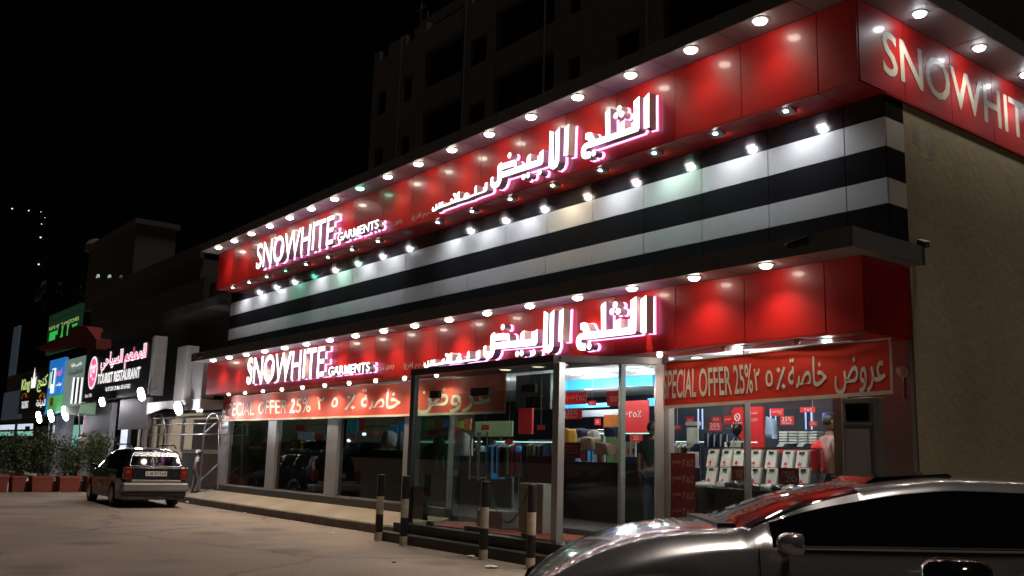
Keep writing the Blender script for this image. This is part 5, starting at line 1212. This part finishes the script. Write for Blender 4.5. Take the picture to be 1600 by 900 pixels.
o = pbox('green_band', 74, 618, 97, 645, 10.08, .01, mat('bright_green_print', (.08,.4,.1), .5, emis=(.08,.42,.12), es=.5), bl)
for (x0, y0, x1, y1, m) in ((80, 576, 85, 614, 'signlet'), (81.2, 578, 83.8, 600, 'blueposter'), (77, 582, 80, 606, 'lily'), (78, 622, 83, 634, 'orange')):
    pbox('phone_picture', x0, y0, x1, y1, 10.06-(.01 if x0 == 81.2 else 0), .01, M[m], bl)
onsign(bl, 88, 97, 575, 588, 10.1, shape('اريدو'), 'signpink', .02); onsign(bl, 88, 97, 597, 604, 10.1, shape('هواتف'), 'signlet')
gs = signq('shop_sign', 'pale grey green sign with dark figures and rows of Arabic text beside the restaurant sign', 99, 131, 560, 638, 10.15, mat('grey_green_print', (.18,.25,.22), .5, emis=(.3,.42,.36), es=.35, var=.3, vs=.6))
onsign(gs, 112, 128, 566, 573, 10.15, shape('ملابس رجالية'), 'signlet'); onsign(gs, 108, 129, 577, 586, 10.15, shape('التقليدية'), 'maroon', .02)
for k in range(5): pbox('figure_print', 112+k*3.3, 590+(k % 2)*3, 114.2+k*3.3, 630, 10.13, .01, M['signblack'] if k % 2 else M['signlet'], gs)
aw = thing('awning', bp(118, 640, y=9.6), 'small scalloped pale green awning with a strut beside the bright lamps', 'awning')
a = bp(108, 636, y=9.7); b = bp(133, 636, y=9.7)
MB().prism([(a.x, 9.5, a.z), (a.x, 10.1, a.z+.15), (a.x, 10.1, a.z-.35), (a.x, 9.5, a.z-.3)], 4, (b.x-a.x, 0, 0)).build('awning_cloth', mat('pale_green_awning', (.35,.6,.4), .7), aw)
MB().cyl((b.x, 9.5, a.z-.2), (a.x-.3, 10.3, a.z-1.2), .03, 8).build('awning_strut', M['alu'], aw)
# vertical sign, green billboard, red awning
vs_ = signq('blade_sign', 'narrow vertical pale blue sign on the dark wall at the far left', 17, 25, 512, 590, 12, 'photoprint')
gb = thing('billboard', bp(98, 517, y=16), 'glowing green billboard with Arabic and Latin text above the shops', 'billboard')
pbox('board', 75, 485, 122, 547, 16, .25, mat('dark_green_print', (.02,.06,.025), .5, emis=(.02,.08,.03), es=.2), gb)
pbox('lit_panel', 77, 513, 118, 540, 15.97, .02, mat('lit_green_print', (.1,.7,.2), .5, emis=(.04,.8,.12), es=.55, var=.8, vs=.35), gb)
for (x0, x1, y0, y1, s) in ((78, 121, 486, 492, shape('تصليح الساعات')), (78, 121, 496, 502, shape('تصليح المفاتيح')), (77, 121, 503, 508, 'KEYS AND WATCHES'), (90, 108, 508.5, 511.5, 'REPAIRING')):
    a = bp(x0, (y0+y1)/2, y=15.9); b = bp(x1, (y0+y1)/2, y=15.9); zt = bp((x0+x1)/2, y0, y=15.9).z; zb = bp((x0+x1)/2, y1, y=15.9).z
    text_on(s, a.x, b.x, zb, zt, 15.94, M['lily'] if 'K' in s or 'R' in s else M['signlet' if 0 else 'photoprint'], gb, depth=0)
for k in range(3):
    c_ = bp(93+k*8, 517, y=15.93); MB().lathe(c_, [(.55, 0), (.55, .03)], 14, axis=(0, 1, 0)).build('dial_print', M['green'], gb)
for k in range(2):
    c_ = bp(88+k*12, 530, y=15.93); box('key_print', (c_.x-.5, 15.94, c_.z-.35), (c_.x+.5, 15.96, c_.z+.35), M['green'], gb)
ra = thing('awning', bp(100, 535, y=13.6), 'dark red curved fabric awning below the green billboard', 'awning')
pts = [(57, 545), (75, 534), (98, 526), (110, 523), (112, 512), (120, 508), (135, 510), (150, 530), (150, 545), (118, 543), (108, 537), (90, 543), (62, 548)]
MB().prism([bp(x, y, y=13.4) for x, y in pts], len(pts), (0, .8, 0)).build('awning_cloth', mat('dark_red_awning', (.22,.02,.025), .8), ra)
# dark buildings behind
def bld(name, label, parts):
    t = thing(name, parts[0][1], label, 'building')
    for n, a, b, m in parts: box(n, a, b, M[m], t)
    return t
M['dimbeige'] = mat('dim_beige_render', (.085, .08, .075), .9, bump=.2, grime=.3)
M['night'] = mat('dark_window_glass', (.01, .01, .012), .15)
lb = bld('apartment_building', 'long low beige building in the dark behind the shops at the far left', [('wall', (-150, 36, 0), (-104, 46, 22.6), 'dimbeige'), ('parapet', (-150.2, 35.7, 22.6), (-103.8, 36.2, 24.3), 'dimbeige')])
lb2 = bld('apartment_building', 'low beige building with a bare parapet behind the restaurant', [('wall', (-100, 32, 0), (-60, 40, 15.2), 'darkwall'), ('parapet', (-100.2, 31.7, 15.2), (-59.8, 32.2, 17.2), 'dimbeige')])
for k in range(6):
    x = -146+k*7; box('window', (x, 35.96, 14), (x+1.6, 35.99, 17), M['night'], lb)
lb3 = bld('dark_building', 'dark red brown building wall behind the restaurant sign', [('wall', (-66, 18, 0), (-30.5, 24, 9.6), 'darkwall')])
for k in range(7): box('window', (-64+k*4.6, 17.97, 6.9), (-62.6+k*4.6, 17.99, 8.5), M['night'], lb3)
mq = thing('rooftop_room', (-115, 42, 24), 'pale rooftop stair room with round tank standing on the dark buildings at left', 'rooftop room')
a = bp(140, 392, y=40); b = bp(210, 392, y=40); z0 = bp(175, 432, y=40).z
box('room_wall', (a.x, 40, z0-4), (b.x, 46, a.z), M['dimbeige'], mq); box('room_cornice', (a.x-.4, 39.6, a.z), (b.x+.4, 46.4, a.z+.8), M['dimbeige'], mq)
c_ = bp(150, 384, y=42); MB().lathe((c_.x, 42, a.z+.8), [(1.8, 0), (1.8, 1.2), (1.2, 2), (.3, 2.4)], 16).build('water_tank', M['dimbeige'], mq)
M['archlit'] = mat('lit_arch_window', (.5,.6,.6), .5, emis=(.45, .62, .60), es=.55)
for x, s_, es in ((151.5, 5.5, 1), (169.5, 4.8, .6), (187, 4, .2)):
    c_ = bp(x, 434, y=30.5); k = s_/1478*c_.length*1.0
    w_ = thing('arched_window', c_, {151.5: 'brightest lit half round window in the dark wall at left', 169.5: 'dimmer lit half round window just right of the bright one', 187: 'faint third half round window right of the two lit ones'}[x], 'window')
    mm_ = M['archlit'] if x != 187 else mat('faint_arch', (.2,.2,.2), .5, emis=(.2,.25,.25), es=.12)
    MB().prism([(c_.x+k*math.cos(j*math.pi/12), 30.5, c_.z+k*.95*math.sin(j*math.pi/12)) for j in range(13)], 13, (0, .2, 0)).build('window_pane', mm_, w_)
    MB().box((c_.x-k*1.15, 30.5, c_.z-.35), (c_.x+k*1.15, 30.75, c_.z-.03)).build('window_sill', M['darkwall'], w_)
bld('dark_building', 'dark block that carries the three arched windows', [('wall', (-125, 30.9, 0), (-88, 31.5, 17.6), 'darkwall')])
for px, py, rr, l in ((93, 450, 9, 'dark satellite dish on the roof, left of the lit arches'), (66, 456, 17, 'wide dark satellite dish lying on the roof at far left'), (125, 454, 7, 'small satellite dish on the roof below the lit arches')):
    c_ = bp(px, py, y=29); k = rr/1478*c_.length
    t = thing('satellite_dish', c_, l, 'satellite dish')
    MB().lathe(c_, [(k*.1, .15*k), (k*.6, .1*k), (k, -.12*k), (k*.98, -.14*k), (k*.5, .04*k)], 18, axis=(.3, .8, -.3)).build('dish', M['plastic'], t, smooth=True)
    MB().cyl(c_, (c_.x, c_.y+.5, c_.z-k*1.3), .12, 6).build('mast', M['plastic'], t)
# far towers: a few lit points high in the dark
M['speck'] = mat('distant_lamp', (.9,.9,.9), .5, emis=(.9,.95,1), es=2.2)
tw = thing('distant_tower', (-560, 190, 0), 'distant unlit tower with a few tiny lamps, left in the night sky', 'tower')
a = bp(28, 325, y=190); b = bp(78, 325, y=190)
box('tower_shaft', (a.x, 190.5, -1), (b.x, 190.9, a.z+4), mat('black_tower_wall', (.004,.004,.005), .9), tw)
for px, py, s_ in ((19, 326, 1.3), (45, 329, 1.2), (64, 331, .7), (65, 350, .9), (63.5, 371, 1.6), (60.5, 413, 1.5), (70, 340, .6)):
    c_ = bp(px, py, y=190); k = s_/1478*c_.length*.8
    MB().lathe(c_, [(k*.6, -k*.5), (k, 0), (k*.6, k*.5)], 8).build('lamp', M['speck'], tw)
# tall apartment block behind the shop
TB = thing('apartment_block', (-28, 24, 0), 'tall dark apartment block with recessed balconies rising behind the shop', 'apartment block')
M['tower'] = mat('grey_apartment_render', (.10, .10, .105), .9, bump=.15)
tz = 21.7
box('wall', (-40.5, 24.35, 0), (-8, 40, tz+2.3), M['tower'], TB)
a = bp(585, 85, y=24); b = bp(700, 0, y=24)
TX0 = a.x; floors = [2.4+3.25*k for k in range(8)]
r_ = random.Random(2)
cells = []
x = TX0
plan = [('w', 2.2, .9), ('w', 3.2, .8), ('b', 3.4, 0), ('w', 2.6, 1.3), ('b', 4.2, 0), ('w', 2.6, .7), ('w', 3.6, 1.2), ('b', 4.4, 0), ('w', 3.2, 1.1), ('w', 3, .8)]
xx = TX0
for kind, wd, ww in plan:
    for z in floors:
        zt = min(z+3.25, a.z)
        if zt-z < 1 or z < 7: continue
        if kind == 'w':
            c_ = xx+wd/2; hh = 1.35
            for (p_, q_) in (((xx, z), (c_-ww/2, zt)), ((c_+ww/2, z), (xx+wd, zt)), ((c_-ww/2, z), (c_+ww/2, z+1.0)), ((c_-ww/2, z+1.0+hh), (c_+ww/2, zt))):
                if q_[1] > p_[1]: box('facade_panel', (p_[0]+.003, 24, p_[1]+.003), (q_[0]-.003, 24.34, q_[1]-.003), M['tower'], TB)
            box('window', (c_-ww/2, 24.2, z+1.0), (c_+ww/2, 24.22, z+1.0+hh), M['night'], TB)
        else:
            box('balcony_wall', (xx+.05, 24, z), (xx+wd-.05, 24.12, z+1.1), M['tower'], TB)
            box('balcony_slab', (xx, 24.02, z-.12), (xx+wd, 25, z-.003), M['tower'], TB)
            box('recess', (xx+.01, 24.30, z), (xx+wd-.01, 24.345, zt-.13), M['night'], TB)
    xx += wd
for k, (u_, f_) in enumerate(((2.0, 3), (5.9, 2), (5.9, 4), (10.9, 3), (10.9, 4), (18.2, 2), (22.5, 3), (27, 2))):
    x_ = TX0+u_; z_ = floors[min(f_, 7)]+.25
    o_ = box('air_conditioner', (x_, 23.65, z_), (x_+.85, 23.99, z_+.6), M['tower'], TB, bevel=.01)
    MB().lathe((x_+.3, 23.64, z_+.3), [(.22, 0), (.22, .008)], 14, axis=(0, 1, 0)).build('fan_grille', M['night'], o_)
for k in range(5):
    x_ = TX0+3+k*6; MB().ring([(x_, 23.97, 0), (x_, 23.97, a.z)], .05, 6).build('down_pipe', M['tower'], TB)
for k, (u_, h_) in enumerate(((1.5, 2.2), (2.2, 1.4), (9, 1.8))):
    MB().cyl((TX0+u_, 26, a.z), (TX0+u_, 26, a.z+h_+1), .05, 6).cyl((TX0+u_-.5, 26, a.z+h_+.6), (TX0+u_+.5, 26, a.z+h_+.6), .03, 6).build('aerial', M['tower'], TB)
# dark block at the right behind the side street sign
bld('dark_building', 'dark building top just visible above the side sign at the upper right', [('wall', (-4.8, 24, 0), (6, 34, 14), 'darkwall')])

# ================================================================ HEDGE PLANTERS
M['terra'] = mat('terracotta_planter', (.30, .07, .035), .8, bump=.3, grime=.4)
M['soil'] = mat('planter_soil', (.05, .035, .025), .95)
M['leaf1'] = mat('dark_green_leaf', (.030, .062, .018), .55); M['leaf2'] = mat('olive_green_leaf', (.075, .095, .025), .55); M['stem'] = mat('woody_stem', (.07, .05, .03), .9)
def planter(px0, px1, py, label, hgt, seed, lm):
    X = -34.6
    a = bp(px0, py, x=X); b = bp(px1, py, x=X)
    y0, y1 = sorted((a.y, b.y)); z0 = .0; H = .50
    t = thing('planter', (X, (y0+y1)/2, 0), label, 'planter', 'planters with shrubs at the edge of the car park')
    o = MB(); e = .04
    o.add([(X-.28, y0+e, 0), (X+.28, y0+e, 0), (X+.28, y1-e, 0), (X-.28, y1-e, 0), (X-.34, y0, H), (X+.34, y0, H), (X+.34, y1, H), (X-.34, y1, H)], [(0,3,2,1), (0,1,5,4), (1,2,6,5), (2,3,7,6), (3,0,4,7), (4,5,6,7)])
    o.build('planter_box', M['terra'], t); box('planter_rim', (X-.36, y0-.02, H-.05), (X+.36, y1+.02, H+.02), M['terra'], t, bevel=.008)
    box('soil', (X-.3, y0+.05, H+.021), (X+.3, y1-.05, H+.03), M['soil'], t)
    r_ = random.Random(seed); s = MB(); lv = MB(); W = (y1-y0)/2+.35; yc = (y0+y1)/2
    for k in range(16):
        y = r_.uniform(y0+.08, y1-.08); x = X+r_.uniform(-.2, .2); top = H+hgt*r_.uniform(.6, 1.0)
        tx_, ty_ = x+r_.uniform(-.4, .4), y+r_.uniform(-.4, .4)
        s.ring([(x, y, H), (lerp(x, tx_, .4), lerp(y, ty_, .3), lerp(H, top, .5)), (tx_, ty_, top)], [.014, .01, .004], 5)
        for j in range(150):
            u = .12+.88*r_.random()**.8; cx = lerp(x, tx_, u*u)+r_.gauss(0, .13); cy = lerp(y, ty_, u*u)+r_.gauss(0, .14); cz = lerp(H, top, u)+r_.gauss(0, .05)
            d = Vector((r_.gauss(0, 1), r_.gauss(0, 1), r_.gauss(.7, .6))).normalized(); q = d.orthogonal().normalized(); q = Matrix.Rotation(r_.uniform(0, 6.28), 3, d) @ q
            L = r_.uniform(.06, .12); wd = L*.22; c = Vector((cx, cy, cz))
            lv.add([c, c+d*L*.5+q*wd, c+d*L, c+d*L*.5-q*wd], [(0, 1, 2, 3)], mi=r_.choice([0, 0, 1]))
    s.build('stems', M['stem'], t); lv.build('foliage', [M[lm], M['leaf2' if lm == 'leaf1' else 'leaf1']], t)
planter(-46, 9, 767, 'terracotta planter cut by the left edge of the photo, with dark shrubs', 1.5, 1, 'leaf1')
planter(14, 36, 767, 'terracotta planter second from the left, half hidden by a low dark shrub', 1.45, 2, 'leaf1')
planter(45, 78, 767, 'terracotta planter with the tallest green shrub, third from the left', 1.6, 3, 'leaf1')
planter(88, 121, 767.5, 'terracotta planter with olive tinted shrub, second from the parked estate car', 1.45, 4, 'leaf2')
planter(131, 160, 768, 'terracotta planter mostly hidden behind the parked estate car', 1.5, 5, 'leaf2')
gsh = MB()
r_ = random.Random(77)
# white kerb blocks between planters
for k, (x0, x1) in enumerate(((36, 44), (78, 87), (121, 130))):
    a = bp(x0, 768, x=-35.0); b = bp(x1, 768, x=-35.0)
    tag(box('kerb_block', (-35.1, min(a.y, b.y)+.02, 0), (-34.85, max(a.y, b.y)-.02, .34), M['concrete'], None, bevel=.01), f'pale concrete block, {ORD[k]} from the left between the planters', 'concrete block', 'pale blocks between the planters')
# ================================================================ LITTER
M['paper'] = mat('crumpled_paper', (.62, .60, .56), .8)
LT = [((508, 818), .07, 'crumpled white paper ball at the kerb foot'), ((495, 799), .06, 'flattened white scrap on the pavement'), ((520, 834), .04, 'small white scrap on the road by the paper ball'), ((514, 839), .02, 'tiny white speck of litter on the road'), ((382, 802), .05, 'pale scrap on the road near the kerb, middle left'), ((297, 786), .12, 'pale plastic bag beside the rear wheel of the estate car'), ((735, 871), .07, 'pale scrap at the foot of the entrance step'), ((768, 888), .10, 'brown and white flattened carton in the road between the bollards'), ((616, 880), .04, 'small dark leaf on the road left of the bollards'), ((92, 770), .06, 'pale scrap on the road before the planters'), ((132, 772), .06, 'pale scrap on the road near the front of the estate car')]
for k, ((px, py), s_, l) in enumerate(LT):
    p = bp(px, py, z=.2 if k == 1 else 0.0); r_ = random.Random(k)
    if k == 1: p.z = .19
    bm = bmesh.new(); bmesh.ops.create_icosphere(bm, subdivisions=2, radius=1)
    flat = .9 if k == 0 else .25
    for v in bm.verts: 
        kk = r_.uniform(.7, 1.15); v.co = (p.x+v.co.x*s_*kk, p.y+v.co.y*s_*kk, p.z+.008+max(0, (v.co.z*.5+.5))*s_*flat*1.6*kk)
    me = bpy.data.meshes.new('litter'); bm.to_mesh(me); bm.free(); me.materials.append(M['paper'] if k != 8 else M['stem']); tag(link('litter', me), l, 'litter')

# ================================================================ PEOPLE
def skin_mesh(name, verts, edges, radii, m, parent, sub=2, root=0):
    me = bpy.data.meshes.new(name); me.from_pydata([tuple(v) for v in verts], edges, [])
    o = bpy.data.objects.new(name, me); COL.objects.link(o)
    o.modifiers.new('s', 'SKIN'); s = me.skin_vertices[0].data if me.skin_vertices else None
    if s is None:
        bpy.context.view_layer.update(); s = me.skin_vertices[0].data
    for i, r in enumerate(radii): s[i].radius = r if hasattr(r, '__len__') else (r, r); s[i].use_root = (i == root)
    sb_ = o.modifiers.new('u', 'SUBSURF'); sb_.levels = sub; sb_.render_levels = sub
    m2 = bpy.data.meshes.new_from_object(o.evaluated_get(bpy.context.evaluated_depsgraph_get()))
    bpy.data.objects.remove(o); m2.materials.clear(); m2.materials.append(m)
    for p in m2.polygons: p.use_smooth = True
    return link(name, m2, parent)
def person(loc, yaw, h, label, shirt, trous, hair, skin='skin', pose='stand', cat='person', cap=None, name='person'):
    t = bpy.data.objects.new(name, None); COL.objects.link(t); tag(t, label, cat)
    k = h/1.75
    def P(x, y, z): return Vector((x, y, z))*k
    sw = .10 if pose == 'walk' else .02; arm = {'stand': 0, 'walk': .12, 'bent': .22}[pose]
    # body: pelvis root, spine, neck, head; arms with hands; legs with feet
    V = [P(0,0,.95), P(0,.0,1.15), P(0,.0,1.36), P(0,0,1.46), P(0,-.01,1.54),            # 0-4 pelvis..neck
         P(-.17,0,1.40), P(-.22,.02,1.14), P(-.22,-arm,.90), P(-.21,-arm-.02,.82),        # left arm 5-8
         P(.17,0,1.40), P(.22,.02,1.14), P(.22,-arm,.90), P(.21,-arm-.02,.82),            # right arm 9-12
         P(-.09,0,.88), P(-.10,-sw,.50), P(-.10,-sw*.4,.09), P(-.11,-.15-sw*.4,.035),     # left leg 13-16
         P(.09,0,.88), P(.10,sw*.6,.50), P(.10,sw,.09), P(.11,-.15+sw,.035)]              # right leg
    E = [(0,1),(1,2),(2,3),(3,4),(2,5),(5,6),(6,7),(7,8),(2,9),(9,10),(10,11),(11,12),(0,13),(13,14),(14,15),(15,16),(0,17),(17,18),(18,19),(19,20)]
    Rr = [(.14,.10),(.13,.095),(.15,.10),(.07,.06),(.052,.055),.058,.043,.032,.03,.058,.043,.032,.03,.085,.058,.038,.034,.085,.058,.038,.034]
    Rr = [tuple(a*k for a in r) if hasattr(r, '__len__') else r*k for r in Rr]
    skin_mesh('body', V, E, Rr, M[skin], t)
    # head with nose, ears; hair
    def ell(name, c, r, m, cut=None, n=3, deform=None):
        bm = bmesh.new(); bmesh.ops.create_icosphere(bm, subdivisions=n, radius=1)
        for v in bm.verts:
            co = v.co.copy()
            if deform: co = deform(co)
            v.co = c+Vector((co.x*r[0], co.y*r[1], co.z*r[2]))
        if cut: bmesh.ops.delete(bm, geom=[v for v in bm.verts if cut(v.co)], context='VERTS')
        for f in bm.faces: f.smooth = True
        me = bpy.data.meshes.new(name); bm.to_mesh(me); bm.free(); me.materials.append(m); return link(name, me, t)
    hc = P(0, -.015, 1.645)
    ell('head', hc, (.075*k, .095*k, .115*k), M[skin], deform=lambda c: Vector((c.x*(1-.22*max(0, -c.z)), c.y+(-.22*math.exp(-((c.z+.1)**2)*18-(c.x**2)*22) if c.y < 0 else 0), c.z)))
    for s_ in (-1, 1): ell('ear', hc+Vector((s_*.076*k, .01*k, -.005)), (.012*k, .02*k, .03*k), M[skin], n=2)
    for s_ in (-1, 1): ell('eye', hc+Vector((s_*.028*k, -.088*k, .012*k)), (.012*k, .008*k, .007*k), M['shirtw' if skin == 'skin' else skin], n=2)
    ell('hair', hc+Vector((0, .012*k, .018*k)), (.082*k, .098*k, .112*k), M[cap or hair], cut=lambda c: c.z < hc.z+.015*k and c.y < hc.y+.02*k or c.z < hc.z-.05*k)
    # clothing over the same skeleton
    e = .014*k
    def grow(r): return tuple(a+e for a in r) if hasattr(r, '__len__') else r+e
    ids = [0,1,2,3,5,6,9,10]; 
    if shirt:
        vv = [V[i] for i in ids]; vv[0] = V[0]-Vector((0,0,.02)); vv[5] = V[5].lerp(V[6], .75); vv[7] = V[9].lerp(V[10], .75)
        ee = [(0,1),(1,2),(2,3),(2,4),(4,5),(2,6),(6,7)]
        skin_mesh('shirt', vv, ee, [grow(Rr[i]) for i in (0,1,2,3,5,6,9,10)], M[shirt], t)
    if trous:
        vv = [V[0], V[13], V[14], V[15]+Vector((0,0,.02)), V[17], V[18], V[19]+Vector((0,0,.02))]
        skin_mesh('trousers', vv, [(0,1),(1,2),(2,3),(0,4),(4,5),(5,6)], [grow((.13*k,.095*k)), grow(Rr[13]), grow(Rr[14]), grow(Rr[15]), grow(Rr[17]), grow(Rr[18]), grow(Rr[19])], M[trous], t)
    # hands: palm plus five fingers
    for s_, wi in ((-1, 8), (1, 12)):
        w0 = V[wi]; vv = [w0, w0+P(0, -.005, -.05)]; ee = [(0, 1)]; rr_ = [.022*k, .026*k]
        for q, (dy, L) in enumerate(((-.03, .07), (-.010, .085), (.010, .08), (.03, .06))):
            b0 = len(vv); vv += [w0+P(0, dy, -.075), w0+P(s_*-.008, dy, -.075-L*.5), w0+P(s_*-.025, dy, -.075-L*.95)]; ee += [(1, b0), (b0, b0+1), (b0+1, b0+2)]; rr_ += [.009*k, .008*k, .007*k]
        b0 = len(vv); vv += [w0+P(0, -.04, -.045), w0+P(-s_*.01, -.055, -.085)]; ee += [(1, b0), (b0, b0+1)]; rr_ += [.010*k, .008*k]
        skin_mesh('hand', vv, ee, rr_, M[skin], t, 1)
    for s_, i in ((-1, 16), (1, 20)):
        f = V[i]; 
        box('shoe', (f.x-.045*k, f.y-.07*k, 0), (f.x+.045*k, f.y+.2*k, .07*k), M['plastic'], t, bevel=.02*k)
    t.location = loc; t.rotation_euler = (0, 0, yaw); return t
M['darkg'] = mat('reflected_figure_dark_green', (.012,.024,.02), .8); M['plaid'] = mat('pale_plaid_shirt', (.42,.42,.36), .8, var=.4, vs=20)
M['pinky'] = mat('dusky_pink_shirt', (.40,.22,.20), .8, var=.3, vs=8)
M['jeans'] = mat('dark_jeans', (.03,.035,.06), .8); M['hairb'] = mat('black_hair', (.01,.01,.01), .5); M['tshirt'] = mat('white_tee_cloth', (.55,.53,.52), .8); M['greyt'] = mat('grey_trousers', (.18,.17,.17), .8)
p = bp(305, 768, y=10.55)
pw_ = person((p.x, 10.55, .21), R(160), 1.30, 'small person in white shirt and pale cap by the marble wall behind the estate car', 'tshirt', 'greyt', 'hairb', cap='tshirt', pose='walk'); pw_.scale = (1.25, 1.25, 1)
p = bp(1297, 700, y=12.1); 
person((p.x, 12.1, .41), R(150), 1.88, 'person in dusky patterned shirt with back turned, right end of the corner window', 'pinky', 'jeans', 'hairb', pose='stand')
p = bp(1152, 690, y=12.5)
person((p.x, 12.5, .41), R(10), 1.80, 'dark headed mannequin in a pale checked shirt among the shirt displays', 'plaid', 'greyt', 'mannq', skin='mannq', cat='mannequin', name='mannequin')
p = bp(1012, 690, y=12.0)
person((p.x, 12.1, .41), R(200), 1.80, 'person in dark green clothes standing in for a reflected figure behind the right part of the angled glass', 'darkg', 'jeans', 'hairb', pose='stand')  # figure added inside for a dark reflection in the side glass
